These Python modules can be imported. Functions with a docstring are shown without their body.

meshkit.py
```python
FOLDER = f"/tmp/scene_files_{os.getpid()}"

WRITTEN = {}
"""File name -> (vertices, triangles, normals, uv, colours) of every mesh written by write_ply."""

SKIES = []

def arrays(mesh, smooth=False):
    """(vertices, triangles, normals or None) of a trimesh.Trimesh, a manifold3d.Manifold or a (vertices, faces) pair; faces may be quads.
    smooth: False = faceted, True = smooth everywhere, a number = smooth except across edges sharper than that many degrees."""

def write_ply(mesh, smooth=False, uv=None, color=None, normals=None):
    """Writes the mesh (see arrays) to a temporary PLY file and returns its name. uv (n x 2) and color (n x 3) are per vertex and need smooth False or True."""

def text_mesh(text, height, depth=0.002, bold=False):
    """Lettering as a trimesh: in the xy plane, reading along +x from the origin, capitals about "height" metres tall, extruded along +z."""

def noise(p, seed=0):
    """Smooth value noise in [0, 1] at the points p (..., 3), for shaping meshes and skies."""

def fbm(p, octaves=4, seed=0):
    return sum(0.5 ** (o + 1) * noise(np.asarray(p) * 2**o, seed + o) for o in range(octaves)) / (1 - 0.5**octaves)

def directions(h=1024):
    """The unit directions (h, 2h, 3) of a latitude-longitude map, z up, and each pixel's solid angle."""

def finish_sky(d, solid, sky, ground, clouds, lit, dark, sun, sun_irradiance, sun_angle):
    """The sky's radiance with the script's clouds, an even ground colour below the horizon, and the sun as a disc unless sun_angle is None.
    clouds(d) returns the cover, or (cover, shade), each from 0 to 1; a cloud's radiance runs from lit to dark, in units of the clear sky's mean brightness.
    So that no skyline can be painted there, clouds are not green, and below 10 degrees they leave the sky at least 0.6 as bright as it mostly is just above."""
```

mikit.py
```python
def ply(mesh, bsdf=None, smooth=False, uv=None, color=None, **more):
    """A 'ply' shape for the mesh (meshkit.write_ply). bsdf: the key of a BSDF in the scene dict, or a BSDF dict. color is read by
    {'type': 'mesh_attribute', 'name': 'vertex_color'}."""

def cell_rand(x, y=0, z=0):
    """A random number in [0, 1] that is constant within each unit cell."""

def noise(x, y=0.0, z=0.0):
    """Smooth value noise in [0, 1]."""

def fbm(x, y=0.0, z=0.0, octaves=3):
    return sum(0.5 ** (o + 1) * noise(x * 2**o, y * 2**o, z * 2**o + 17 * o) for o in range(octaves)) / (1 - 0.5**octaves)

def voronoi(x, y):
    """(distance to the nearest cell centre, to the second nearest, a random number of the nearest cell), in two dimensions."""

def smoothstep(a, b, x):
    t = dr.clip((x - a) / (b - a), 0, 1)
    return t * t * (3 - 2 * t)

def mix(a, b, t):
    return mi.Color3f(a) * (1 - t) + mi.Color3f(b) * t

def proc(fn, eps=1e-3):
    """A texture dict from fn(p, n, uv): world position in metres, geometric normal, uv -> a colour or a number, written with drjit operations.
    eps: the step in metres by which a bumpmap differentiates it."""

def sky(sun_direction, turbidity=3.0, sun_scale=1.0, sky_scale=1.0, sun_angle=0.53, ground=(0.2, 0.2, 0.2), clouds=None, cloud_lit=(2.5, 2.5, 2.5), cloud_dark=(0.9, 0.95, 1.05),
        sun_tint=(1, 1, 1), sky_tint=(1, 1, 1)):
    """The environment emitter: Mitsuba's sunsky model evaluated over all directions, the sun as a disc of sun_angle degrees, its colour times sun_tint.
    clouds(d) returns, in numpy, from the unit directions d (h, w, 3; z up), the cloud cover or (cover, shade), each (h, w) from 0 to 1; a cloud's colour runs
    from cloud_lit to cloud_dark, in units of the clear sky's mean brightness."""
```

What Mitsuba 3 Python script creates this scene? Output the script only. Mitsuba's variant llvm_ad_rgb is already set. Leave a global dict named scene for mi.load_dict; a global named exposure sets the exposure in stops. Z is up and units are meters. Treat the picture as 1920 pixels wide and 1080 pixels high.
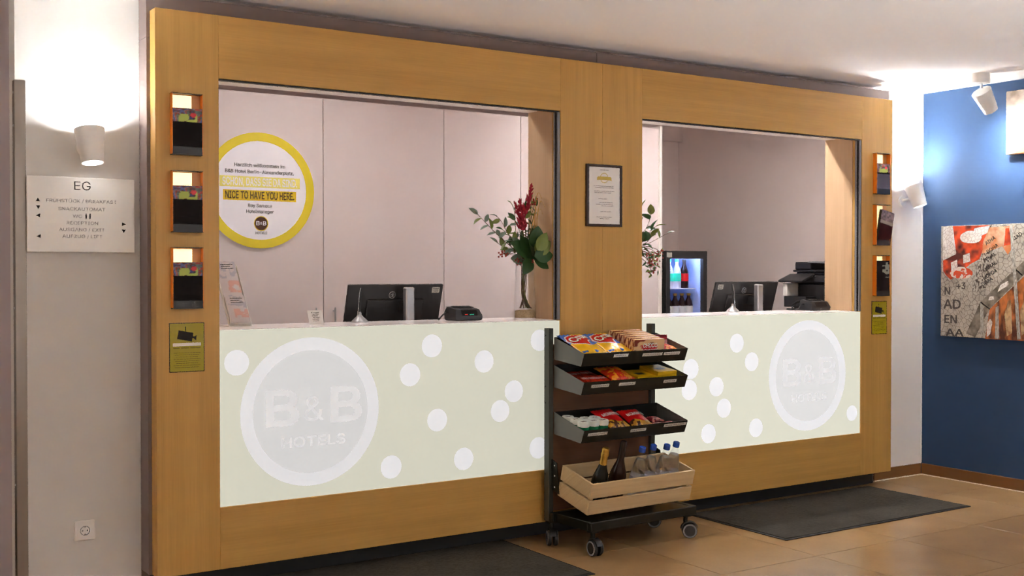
import math, random
import numpy as np, trimesh, manifold3d as m3, drjit as dr
import mitsuba as mi
import mikit, meshkit
from mikit import noise, fbm, voronoi, smoothstep, mix, cell_rand
from shapely.geometry import Polygon, Point, box as sbox
from shapely import affinity

T = mi.ScalarTransform4f
scene, labels = {}, {}
rng = random.Random(7)
nrg = np.random.default_rng(7)

# ------------------------------------------------------------------ camera, exposure
CAM = np.array([-1.3132, -4.6270, 1.3468])
DIR = np.array([0.54783, 0.83646, -0.01493])
scene['camera'] = {'type': 'perspective', 'fov': 48.46, 'fov_axis': 'x', 'near_clip': 0.02, 'far_clip': 60.0,
                   'to_world': T().look_at(origin=CAM.tolist(), target=(CAM + DIR).tolist(), up=[0, 0, 1])}
exposure = 5.0
STOP = 2.0 ** -exposure        # the lamps' radiances below are given as they come out after this exposure
# light levels (radiance) of the real and the added lamps, each built further down
WARM, NEUTRAL, COOL = np.array([1.0, 0.985, 0.95]), np.array([0.98, 1.0, 1.02]), np.array([1.0, 0.955, 0.93])
L_LOBBY_FILL, L_UP, L_FLOOR_FILL, L_DOWN, L_SPOT, L_OFFICE = 8.0, 1500.0, 200.0, 9.0, 2200.0, 150.0
L_PANEL_LEFT, L_PANEL_RIGHT = 0.56, 0.67
# ------------------------------------------------------------------ helpers
def lin(r, g, b):
    c = np.array([r, g, b]) / 255.0
    return np.where(c <= 0.04045, c / 12.92, ((c + 0.055) / 1.055) ** 2.4).tolist()

def rgb(c): return {'type': 'rgb', 'value': [float(x) for x in c]}

def mat(name, col, rough=0.6, metallic=0.0, spec=0.5, bump=None, **kw):
    base = col if isinstance(col, dict) else rgb(col)
    b = {'type': 'principled', 'base_color': base, 'roughness': rough, 'metallic': metallic, 'specular': spec, **kw}
    if bump is not None:
        b = {'type': 'bumpmap', 'tex': bump[0], 'scale': bump[1], 'bsdf': b}
    scene[name] = {'type': 'twosided', 'bsdf': b}
    return name

def cat(*ms): return trimesh.util.concatenate([m for m in ms])

def box(x0, x1, y0, y1, z0, z1, b=0.0):
    lo, hi = np.array([min(x0, x1), min(y0, y1), min(z0, z1)]), np.array([max(x0, x1), max(y0, y1), max(z0, z1)])
    if b <= 0:
        m = trimesh.creation.box(extents=hi - lo); m.apply_translation((lo + hi) / 2); return m
    b = min(b, 0.45 * (hi - lo).min())
    pts = []
    for sx in (0, 1):
        for sy in (0, 1):
            for sz in (0, 1):
                c = np.where([sx, sy, sz], hi, lo); s = np.where([sx, sy, sz], -1, 1) * b
                pts += [c + s * [1, 1, 0], c + s * [1, 0, 1], c + s * [0, 1, 1]]
    return trimesh.convex.convex_hull(np.array(pts))

def lathe(prof, n=32, cap=True):
    """profile [(r, z)] -> surface of revolution about z."""
    return trimesh.creation.revolve(np.array(prof, float), sections=n)

def frame(origin, right, up):
    """4x4 from local x (right), y (up), z (normal)"""
    r, u = np.array(right, float), np.array(up, float)
    r /= np.linalg.norm(r); u = u - r * (u @ r); u /= np.linalg.norm(u)
    m = np.eye(4); m[:3, 0], m[:3, 1], m[:3, 2], m[:3, 3] = r, u, np.cross(r, u), origin
    return m

def moved(m, M): m = m.copy(); m.apply_transform(M); return m

def align(d):
    """rotation taking +z to d"""
    return trimesh.geometry.align_vectors([0, 0, 1], np.array(d, float) / np.linalg.norm(d))

def tube(path, r, n=8):
    p = np.array(path, float); k = len(p); rr = np.broadcast_to(r, k)
    t = np.gradient(p, axis=0); t /= np.maximum(np.linalg.norm(t, axis=1, keepdims=True), 1e-9)
    a = np.cross(t[0], [0.31, 0.2, 0.93]); a /= np.linalg.norm(a)
    V = []
    for i in range(k):
        a = a - t[i] * (a @ t[i]); a /= np.linalg.norm(a); b = np.cross(t[i], a)
        ang = np.arange(n) * 2 * np.pi / n
        V.append(p[i] + rr[i] * (np.outer(np.cos(ang), a) + np.outer(np.sin(ang), b)))
    V = np.vstack(V + [p[:1], p[-1:]]); F = []
    for i in range(k - 1):
        for j in range(n):
            q, w = i * n + j, i * n + (j + 1) % n
            F += [[q, w, w + n], [q, w + n, q + n]]
    for j in range(n):
        F += [[k * n, (j + 1) % n, j], [k * n + 1, (k - 1) * n + j, (k - 1) * n + (j + 1) % n]]
    return trimesh.Trimesh(V, F, process=False)

def spline(pts, n=16):
    from scipy.interpolate import CubicSpline
    p = np.array(pts, float); s = np.r_[0, np.cumsum(np.linalg.norm(np.diff(p, axis=0), axis=1))]
    return CubicSpline(s, p)(np.linspace(0, s[-1], n))

def prism(poly, depth):
    poly = poly if isinstance(poly, Polygon) else Polygon(poly)
    return trimesh.creation.extrude_polygon(poly, depth, engine='earcut')

def sheet(nu, nv, fn):
    """closed-less grid surface from fn(u, v) -> (n,3)"""
    u, v = np.meshgrid(np.linspace(0, 1, nu), np.linspace(0, 1, nv), indexing='ij')
    P = fn(u.ravel(), v.ravel())
    i = np.arange(nu * nv).reshape(nu, nv)
    q = np.stack([i[:-1, :-1], i[1:, :-1], i[1:, 1:], i[:-1, 1:]], -1).reshape(-1, 4)
    return trimesh.Trimesh(P, np.vstack([q[:, [0, 1, 2]], q[:, [0, 2, 3]]]), process=False), u.ravel(), v.ravel()

used = {}
def name(base):
    n = used.get(base, -1) + 1; used[base] = n
    return base if n == 0 else f'{base}_{n:03d}'

def put(key, mesh, m, smooth=30, **kw):
    k = name(key)
    scene[k] = mikit.ply(mesh, m, smooth=smooth, **kw)
    return k

def part(parent, nm, mesh, m, smooth=30, label=None, **kw):
    k = put(parent + '__' + nm, mesh, m, smooth, **kw)
    if label: labels[k] = {'label': label}
    return k

def thing(base, label, category, group=None):
    k = name(base); labels[k] = {'label': label, 'category': category}
    if group: labels[k]['group'] = group
    return k

def single(base, mesh, m, label, category, group=None, smooth=30, **kw):
    k = put(base, mesh, m, smooth, **kw); labels[k] = {'label': label, 'category': category}
    if group: labels[k]['group'] = group
    return k

def struct(base, mesh, m, label=None, smooth=False):
    k = put(base, mesh, m, smooth); labels[k] = {'kind': 'structure'}
    if label: labels[k]['label'] = label
    return k

def glow(radiance, weight=1.0):
    return {'type': 'area', 'radiance': rgb(np.broadcast_to(radiance, 3) * STOP), 'sampling_weight': float(weight)}

def text(s, h, M, x=0.0, y=0.0, center=True, depth=0.0006, bold=False, stretch=1.0, width=None):
    t = meshkit.text_mesh(s, h, depth, bold)
    t.vertices[:, 0] *= width / np.ptp(t.bounds[:, 0]) if width else stretch
    b = t.bounds
    t.apply_translation([x - ((b[0, 0] + b[1, 0]) / 2 if center else b[0, 0]), y, 0])
    return moved(t, M)

def face(x, y, z): return frame([x, y, z], [1, 0, 0], [0, 0, 1])     # facing the lobby, -y

# ------------------------------------------------------------------ materials
def wood_fn(vertical, ca, cb, k=1.0):
    ca, cb = tuple(ca), tuple(cb)
    def fn(p, n, uv):
        a, t = (p.z, p.x + 0.7 * p.y) if vertical else (p.x, p.z + 0.7 * p.y)
        w = fbm(t * 9 * k, a * 0.7 * k + 3, 2)
        g = noise(t * 55 * k + w * 3, a * 1.6 * k)
        f = noise(t * 330 * k, a * 9 * k)
        v = dr.clip(0.45 * w + 0.35 * g + 0.25 * f, 0, 1)
        return mix(cb, ca, v)
    return mikit.proc(fn)
OA, OB = (0.61, 0.355, 0.096), (0.46, 0.242, 0.052)
mat('wood_upright', wood_fn(True, OA, OB), 0.42, spec=0.4)
mat('wood_level', wood_fn(False, OA, OB), 0.42, spec=0.4)
mat('jamb_wood', wood_fn(True, (0.64, 0.44, 0.27), (0.52, 0.34, 0.19)), 0.45, spec=0.4)
mat('crate_wood', wood_fn(False, (0.66, 0.49, 0.27), (0.50, 0.34, 0.165), 1.8), 0.6)
mat('back_board', wood_fn(False, (0.17, 0.082, 0.035), (0.10, 0.045, 0.02)), 0.5)
mat('wallpaper', lin(216, 212, 206), 0.85, spec=0.2, bump=(mikit.proc(lambda p, n, uv: noise(p.x * 22 + p.y * 22, p.y * 3, p.z * 260), 1e-3), 0.0011))
mat('white_wall', lin(236, 230, 224), 0.85, spec=0.2)
mat('ceiling_paint', lin(250, 248, 246), 0.9, spec=0.1)
mat('return_wall', lin(190, 178, 180), 0.8, spec=0.2)
mat('office_wall', lin(214, 202, 198), 0.8, spec=0.2)
mat('blue_wall', lin(43, 66, 98), 0.7, spec=0.25)
mat('grey_panel', lin(122, 108, 104), 0.5, spec=0.3)
mat('kick_dark', lin(44, 46, 48), 0.35)
def tile_fn(p, n, uv):
    c = cell_rand(dr.floor((p.x - 2.222) / 0.608), dr.floor((p.y + 0.932) / 0.606), 5)
    v = fbm(p.x * 5, p.y * 5, 0, 3)
    s = noise(p.x * 160, p.y * 160)
    return mix((0.262, 0.155, 0.066), (0.365, 0.228, 0.106), dr.clip(0.55 * v + 0.3 * c + 0.15 * s, 0, 1))
mat('floor_tile', mikit.proc(tile_fn), 0.26, spec=0.42)
mat('grout', lin(104, 84, 62), 0.8)
mat('skirting', lin(116, 80, 48), 0.35)
mat('sealant', lin(238, 224, 204), 0.6)
mat('mat_pile', mikit.proc(lambda p, n, uv: mix((0.028, 0.025, 0.020), (0.070, 0.064, 0.053), fbm(p.x * 90, p.y * 90, 0, 2) * 0.55 + 0.45 * fbm(p.x * 6, p.y * 6, 3, 2))), 0.95, spec=0.1)
mat('rubber', lin(30, 28, 26), 0.7)
mat('white_lacquer', lin(238, 234, 228), 0.35)
mat('cabinet_white', lin(220, 208, 206), 0.45, spec=0.35)
mat('seam_dark', lin(92, 84, 84), 0.8)
mat('worktop_white', lin(232, 226, 226), 0.18, spec=0.5)
mat('steel', lin(140, 132, 124), 0.32, metallic=1.0)
mat('chrome', lin(215, 215, 215), 0.15, metallic=1.0)
mat('silver', lin(196, 196, 198), 0.35, metallic=0.85)
mat('black_metal', lin(22, 23, 19), 0.32, spec=0.3)
mat('rack_post', lin(62, 65, 58), 0.35, spec=0.4)
mat('rack_side', lin(100, 102, 98), 0.4, spec=0.5)
mat('black_plastic', lin(28, 28, 29), 0.4)
mat('dark_plastic', lin(44, 44, 45), 0.4)
mat('grey_plastic', lin(120, 120, 122), 0.45)
mat('black_ink', lin(26, 22, 22), 0.6, spec=0.2)
mat('grey_ink', lin(70, 62, 58), 0.6)
mat('light_grey_ink', lin(124, 115, 110), 0.7)
mat('paper', lin(236, 232, 226), 0.7)
mat('label_paper', lin(190, 190, 182), 0.6)
mat('plate_glass', lin(246, 243, 236), 0.12, spec=0.6)
mat('yellow', lin(226, 206, 40), 0.4)
mat('pale_yellow', lin(232, 222, 120), 0.4)
mat('gold_yellow', lin(214, 182, 30), 0.4)
mat('brown_ink', lin(70, 34, 14), 0.5)
mat('sign_white', lin(242, 240, 246), 0.35)
mat('backlit_acrylic', lin(112, 110, 98), 0.4, spec=0.3)
mat('backlit_dot', lin(160, 160, 160), 0.4, spec=0.3)
mat('backlit_disc', lin(104, 104, 104), 0.4, spec=0.3)
mat('backlit_letter', lin(176, 176, 176), 0.4, spec=0.3)
mat('olive_yellow', lin(158, 142, 14), 0.35, spec=0.5)
mat('olive_ink', lin(112, 98, 10), 0.5)
mat('dark_frame', lin(48, 30, 20), 0.4)
mat('gold_ink', lin(196, 170, 64), 0.4)
mat('orange_acrylic', lin(226, 128, 30), 0.12, spec=0.6)
mat('amber_board', lin(206, 140, 70), 0.3)
mat('red', lin(206, 20, 22), 0.3)
mat('dark_red', lin(120, 16, 22), 0.35)
mat('blue_cap', lin(34, 78, 176), 0.4)
mat('gold_foil', lin(222, 178, 84), 0.25, metallic=0.9)
mat('dark_bottle', lin(12, 14, 11), 0.08, spec=0.45)
mat('brown_bottle', lin(36, 15, 10), 0.1, spec=0.45)
mat('bottle_label', lin(206, 204, 214), 0.5)
mat('jar_white', lin(232, 236, 228), 0.4)
mat('jar_green', lin(16, 104, 62), 0.35)
mat('leaf_dark', lin(46, 78, 40), 0.5)
mat('leaf_olive', lin(104, 116, 52), 0.5)
mat('leaf_grey', lin(112, 128, 112), 0.55)
mat('stem_brown', lin(92, 66, 44), 0.7)
mat('stem_green', lin(104, 104, 50), 0.7)
mat('stem_straw', lin(196, 152, 70), 0.7)
mat('plume_red', lin(150, 34, 48), 0.8)
mat('berry_red', lin(140, 48, 34), 0.4)
mat('cork', mikit.proc(lambda p, n, uv: mix((0.30, 0.19, 0.09), (0.62, 0.47, 0.27), noise(p.x * 260, p.y * 260, p.z * 260))), 0.9)
mat('vertex_print', {'type': 'mesh_attribute', 'name': 'vertex_color'}, 0.28, spec=0.6)
mat('vertex_dark', {'type': 'mesh_attribute', 'name': 'vertex_color'}, 0.5, spec=0.02)
mat('vertex_matte', {'type': 'mesh_attribute', 'name': 'vertex_color'}, 0.6, spec=0.3)
scene['clear_sheet'] = {'type': 'thindielectric', 'int_ior': 1.45}
scene['glass_wall'] = {'type': 'dielectric', 'int_ior': 1.30}
scene['water'] = {'type': 'dielectric', 'int_ior': 1.33}
SCREEN_LED = ('red_led', 'green_led')
mat('led_red', lin(255, 60, 50), 0.4); mat('led_green', lin(60, 230, 190), 0.4)

# ------------------------------------------------------------------ room shell
ZC, XR, YW, ZO = 2.514, 5.08, 0.184, 2.62          # ceiling, blue wall, reception wall plane, office ceiling
XL, YB, YOF = -3.2, -7.0, 2.477
struct('floor', box(XL - 0.1, XR + 0.1, YB - 0.1, 2.7, -0.12, -0.005), 'grout', 'floor of large square tan tiles')
tile_mesh = box(0, 0.6045, 0, 0.6025, -0.012, 0.0, 0.0012)
for i in range(-9, 5):
    for j in range(-11, 2):
        x, y = 2.222 + 0.608 * i, -0.932 + 0.606 * j
        x1, y1 = min(x + 0.6045, XR - 0.002), min(y + 0.6025, 0.18)
        if x1 - x > 0.03 and y1 - y > 0.03 and x > XL - 0.4:
            part('floor', 'tile', box(max(x, XL + .002), x1, max(y, YB + .002), y1, -0.012, 0.0, 0.0012), 'floor_tile', False)
struct('ceiling', box(XL - 0.1, XR + 0.1, YB - 0.1, YW + 0.001, ZC, ZC + 0.1), 'ceiling_paint')
struct('ceiling_corridor', box(XL - 0.1, -0.494 + 0.1, YW + 0.001, 2.6, ZC, ZC + 0.1), 'ceiling_paint')
struct('wall_left', box(-0.494, 0.0 - 0.014, YW, YW + 0.12, 0, ZC), 'wallpaper', 'pale textured wallpaper beside the reception')
struct('wall_return', box(-0.494, -0.394, YW + 0.1205, 2.5, 0, ZC), 'return_wall')
struct('wall_corridor', box(XL, -0.394, 2.5, 2.6, 0, ZC), 'white_wall')
struct('wall_right', box(XR, XR + 0.1, YB, YW + 0.1, 0, ZC), 'blue_wall', 'blue painted wall')
struct('wall_back', box(4.6, XR - 0.0005, YW, YW + 0.1, 0, ZC), 'white_wall', 'white wall strip between the reception and the blue wall')
struct('wall_lobby_left', box(XL - 0.1, XL, YB, 2.6, 0, ZC), 'white_wall')
struct('wall_front', box(XL, XR, YB - 0.1, YB, 0, ZC), 'white_wall')
struct('baseboard_back', box(4.6, XR - 0.011, YW - 0.010, YW - 0.0002, 0.004, 0.0755, 0.002), 'skirting')
struct('baseboard_right', box(XR - 0.010, XR - 0.0002, YB + 0.01, YW - 0.0105, 0.004, 0.0755, 0.002), 'skirting')
struct('trim_1', box(4.6, XR - 0.012, YW - 0.014, YW - 0.0102, 0.0003, 0.006), 'sealant')
struct('trim_2', box(XR - 0.014, XR - 0.0102, YB + 0.01, YW - 0.0145, 0.0003, 0.006), 'sealant')
struct('trim_3', box(XR - 0.006, XR - 0.0002, YW - 0.006, YW - 0.0002, 0.078, ZC - 0.001), 'white_wall')
# office behind the counter
OXL, OXR = -0.2, 4.98
struct('wall_office_right', box(OXR, OXR + 0.09, YW + 0.1005, YOF + 0.1, 0, ZO), 'office_wall')
struct('wall_office_back', box(OXL, OXR - 0.0005, YOF, YOF + 0.1, 0, ZO), 'office_wall')
struct('wall_office_left', box(OXL - 0.1, OXL, YW + 0.1215, YOF + 0.1, 0, ZO), 'office_wall')
struct('ceiling_office', box(OXL - 0.1, OXR + 0.1, YW + 0.1, YOF + 0.1, ZO, ZO + 0.1), 'office_wall')
struct('beam_office', box(3.95, OXR - 0.001, YOF - 0.05, YOF - 0.0005, 2.405, ZO - 0.0005), 'office_wall')
# grey surround that the wooden front is fixed to
sur = name('wall_surround'); labels[sur] = {'kind': 'structure', 'label': 'grey band between wooden front and ceiling'}
part(sur, 'panel', box(-0.014, 2.289, 0.073, 0.184, 2.30, 2.478, 0.001), 'grey_panel')
part(sur, 'panel', box(2.292, 4.600, 0.073, 0.184, 2.30, 2.478, 0.001), 'grey_panel')
part(sur, 'panel', box(-0.014, 0.24, 0.073, 0.184, 0.10, 2.2995, 0.001), 'grey_panel')
part(sur, 'panel', box(4.30, 4.600, 0.073, 0.184, 0.10, 2.2995, 0.001), 'grey_panel')
part(sur, 'back_board', box(-0.014, 4.6, 0.185, 0.284, 2.185, ZO), 'office_wall')

# ------------------------------------------------------------------ reception front
ZT, XW = 2.4076, 4.5425
OX0, OX1, OX2, OX3, ZOT, ZPB, ZPT = 0.2619, 2.0073, 2.5343, 4.2600, 2.1468, 0.3586, 1.0985
rec = thing('reception_counter', 'long wooden reception front with two openings and glowing cream counter panels', 'reception counter')
part(rec, 'stile', box(0, OX0, 0, 0.0725, 0.1, ZT, 0.0015), 'wood_upright', label='left upright board')
part(rec, 'stile', box(OX1, 2.2705, 0, 0.0725, 0.1, ZT, 0.0008), 'wood_upright')
part(rec, 'stile', box(2.2715, OX2, 0, 0.0725, 0.1, ZT, 0.0008), 'wood_upright')
part(rec, 'stile', box(OX3, XW, 0, 0.0725, 0.1, ZT, 0.0015), 'wood_upright', label='right upright board')
part(rec, 'top_rail', box(OX0 + 0.0005, OX1 - 0.0005, 0, 0.0725, ZOT, ZT - 0.0003, 0.0008), 'wood_level')
part(rec, 'top_rail', box(OX2 + 0.0005, OX3 - 0.0005, 0, 0.0725, ZOT, ZT - 0.0003, 0.0008), 'wood_level')
part(rec, 'bottom_rail', box(OX0 + 0.0005, OX1 - 0.0005, 0, 0.0725, 0.1003, ZPB, 0.0008), 'wood_level')
part(rec, 'bottom_rail', box(OX2 + 0.0005, OX3 - 0.0005, 0, 0.0725, 0.1003, ZPB, 0.0008), 'wood_level')
part(rec, 'kick_plate', box(0.02, XW + 0.01, 0.146, 0.183, 0.0005, 0.0998), 'kick_dark')
part(rec, 'plinth_board', box(0.02, XW - 0.02, 0.074, 0.36, 0.1, 0.118), 'kick_dark')
for a, b in ((OX0, OX1), (OX2, OX3)):
    part(rec, 'soffit', box(a - 0.05, b + 0.05, 0.0735, 0.287, 2.168, 2.184), 'white_lacquer', label='white underside of the opening')
    part(rec, 'track', box(a + 0.004, b - 0.004, 0.010, 0.030, ZOT - 0.007, ZOT - 0.0003), 'black_metal', label='black shutter track')
    part(rec, 'jamb', box(b - 0.001, b + 0.03, 0.073, 0.287, 1.102, 2.1675), 'jamb_wood')
    part(rec, 'jamb', box(a - 0.03, a, 0.0735, 0.287, 1.102, 2.1675), 'jamb_wood')
    part(rec, 'side_channel', box(b - 0.016, b - 0.0015, 0.004, 0.040, ZPT + 0.0045, ZOT - 0.0075), 'grey_plastic', label='pale shutter side channel')
    part(rec, 'side_channel', box(b - 0.0195, b - 0.0165, 0.012, 0.022, ZPT + 0.0045, ZOT - 0.0075), 'black_ink', label='black lip of the side channel')
part(rec, 'body', box(0.02, XW - 0.02, 0.075, 0.115, 0.12, 1.07), 'white_lacquer')
# glowing counter panels with their print (backlit sheets)
def dots(pts, y=0.0):
    return cat(*[moved(prism(Point(0, 0).buffer(r, 24), 0.0006), face(x, y, z)) for x, z, r in pts])
LP = [(0.337, 0.961, .054), (1.275, 0.998, .0535), (1.16, 0.869, .053), (1.561, 0.913, .0535), (1.732, 0.76, .053), (1.652, 0.669, .053), (1.303, 0.65, .053), (1.062, 0.453, .053), (1.447, 0.455, .053), (1.884, 1.004, .053), (1.877, 0.471, .053)]
RP_ = [(3.225, 0.943, .053), (3.341, 0.834, .053), (2.883, 0.814, .055), (2.872, 0.701, .055), (3.072, 0.707, .053), (3.128, 0.585, .053), (3.013, 0.452, .053), (3.376, 0.457, .053), (4.185, 0.485, .047), (2.66, 0.95, .053)]
for (a, b, lv, dp, cx_) in ((OX0, OX1, L_PANEL_LEFT, LP, 0.675), (OX2, OX3, L_PANEL_RIGHT, RP_, 3.802)):
    pl = part(rec, 'light_panel', box(a + 0.0015, b - 0.0015, 0.006, 0.030, ZPB + 0.001, ZPT, 0.0008), 'backlit_acrylic', label='glowing cream panel with white dots', smooth=False)
    scene[pl]['emitter'] = glow(lv * np.array([1.0, 0.99, 0.825]))
    d = part(pl, 'printed_dot', dots(dp, 0.0058), 'backlit_dot', label='white dots on the glowing panel')
    labels[d]['kind'] = 'stuff'
    scene[d]['emitter'] = glow(lv * 1.12 * np.array([1.0, 1.0, 1.03]), 0.05)
    ring = Point(0, 0).buffer(0.324, 64).difference(Point(0, 0).buffer(0.268, 64))
    d = part(pl, 'emblem_ring', moved(prism(ring, 0.0006), face(cx_, 0.0058, 0.733)), 'backlit_dot')
    scene[d]['emitter'] = glow(lv * 1.04 * np.array([1.0, 1.0, 1.03]), 0.05)
    d = part(pl, 'emblem_disc', moved(prism(Point(0, 0).buffer(0.268, 64), 0.0006), face(cx_, 0.0058, 0.733)), 'backlit_disc')
    scene[d]['emitter'] = glow(lv * 1.03 * np.array([1.02, 1.01, 1.0]), 0.05)
    F = face(cx_, 0.0051, 0.733)
    e = cat(text('B', 0.150, F, -0.135, -0.052, bold=True, stretch=1.35), text('B', 0.150, F, 0.165, -0.052, bold=True, stretch=1.35), text('&', 0.105, F, 0.01, -0.040, stretch=1.1), text('HOTELS', 0.042, F, 0.01, -0.150, stretch=1.35, bold=True))
    d = part(pl, 'emblem_letters', e, 'backlit_letter', False)
    scene[d]['emitter'] = glow(lv * 0.94 * np.array([1.0, 1.0, 1.02]), 0.02)
for i, (a, b) in enumerate(((OX0, OX1), (OX2, OX3))):
    single('worktop', box(a + 0.0015, b - 0.0015, 0.0325, 0.40, 1.074, 1.1015, 0.001), 'worktop_white',
           'glossy white worktop of the ' + ('left, wider opening, under the bouquet and the round sign' if i == 0 else 'right opening, in front of the drinks fridge'), 'worktop')
# ------------------------------------------------------------------ office furniture
YC = 1.5
def cabinet(x0, x1, seams, hands, label):
    t = thing('wall_cabinet', label, 'cabinet')
    part(t, 'body', box(x0, x1, YC + 0.020, YOF - 0.005, 0.0005, 2.35), 'cabinet_white')
    ed = [x0] + seams + [x1]
    for k in range(len(ed) - 1):
        dk = part(t, 'door', box(ed[k] + 0.002, ed[k + 1] - 0.002, YC, YC + 0.018, 0.08, 2.346, 0.001), 'cabinet_white')
        part(t, 'door_seam', box(ed[k + 1] - 0.002, ed[k + 1] + 0.002, YC + 0.012, YC + 0.0195, 0.08, 2.346), 'seam_dark', False)
        hx = hands[k]
        part(dk, 'handle', cat(tube([[hx, YC - 0.028, 0.93], [hx, YC - 0.028, 1.135]], 0.005), tube([[hx, YC - 0.028, 1.115], [hx, YC + 0.001, 1.115]], 0.004), tube([[hx, YC - 0.028, 0.95], [hx, YC + 0.001, 0.95]], 0.004)), 'silver')
cabinet(0.585, 2.196, [1.391], [1.335, 1.452], 'white two-door cupboard behind the counter with the round welcome sign on its door')
cabinet(2.1965, 3.338, [2.767], [2.728, 2.81], 'white cupboard behind the bouquet, right of the long door seam')
cabinet(3.3385, 3.93, [], [3.40], 'narrow white cupboard left of the black drinks fridge')
part('wall_cabinet_002', 'end_panel', box(3.931, 3.952, YC - 0.012, YOF - 0.005, 0.0005, 2.362), 'white_lacquer')
# round welcome sign on the cupboard
SX, SZ, SR = 1.003, 1.798, 0.323
ws = thing('welcome_sign', 'round white welcome sign with a yellow rim on the cupboard door', 'sign')
part(ws, 'disc', moved(prism(Point(0, 0).buffer(SR, 64), 0.012), face(SX, YC - 0.0005, SZ)), 'sign_white')
YS = YC - 0.0128
part(ws, 'rim', moved(prism(Point(0, 0).buffer(SR + 0.001, 64).difference(Point(0, 0).buffer(SR - 0.047, 64)), 0.0016), face(SX, YS, SZ)), 'yellow', label='yellow printed rim')
FS = face(SX + 0.006, YS, SZ)
def bar(w, h, x, y, d=0.0006): return prism(sbox(x - w / 2, y - h / 2, x + w / 2, y + h / 2), d)
part(ws, 'pale_band', moved(bar(0.470, 0.060, -0.004, 0.046), FS), 'pale_yellow')
part(ws, 'gold_band', moved(bar(0.428, 0.058, -0.005, -0.029), FS), 'gold_yellow')
FT = face(SX + 0.006, YS - 0.0009, SZ)
part(ws, 'lettering', cat(text('Herzlich willkommen im', 0.0185, FS, -0.006, 0.130, bold=True, width=0.298), text('B&B Hotel Berlin-Alexanderplatz.', 0.0185, FS, -0.006, 0.094, bold=True, width=0.402),
     text('Roy Saruoca', 0.018, FS, -0.006, -0.094, bold=True, width=0.139), text('Hotelmanager', 0.018, FS, -0.006, -0.127, bold=True, width=0.160), text('HOTELS', 0.013, FS, 0.0, -0.244, bold=True)), 'grey_ink', False)
part(ws, 'white_lettering', text('SCHÖN, DASS SIE DA SIND.', 0.041, FT, -0.004, 0.026, bold=True, width=0.437), 'sign_white', False)
part(ws, 'brown_lettering', text('NICE TO HAVE YOU HERE.', 0.040, FT, -0.005, -0.048, bold=True, width=0.403), 'brown_ink', False)
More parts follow.
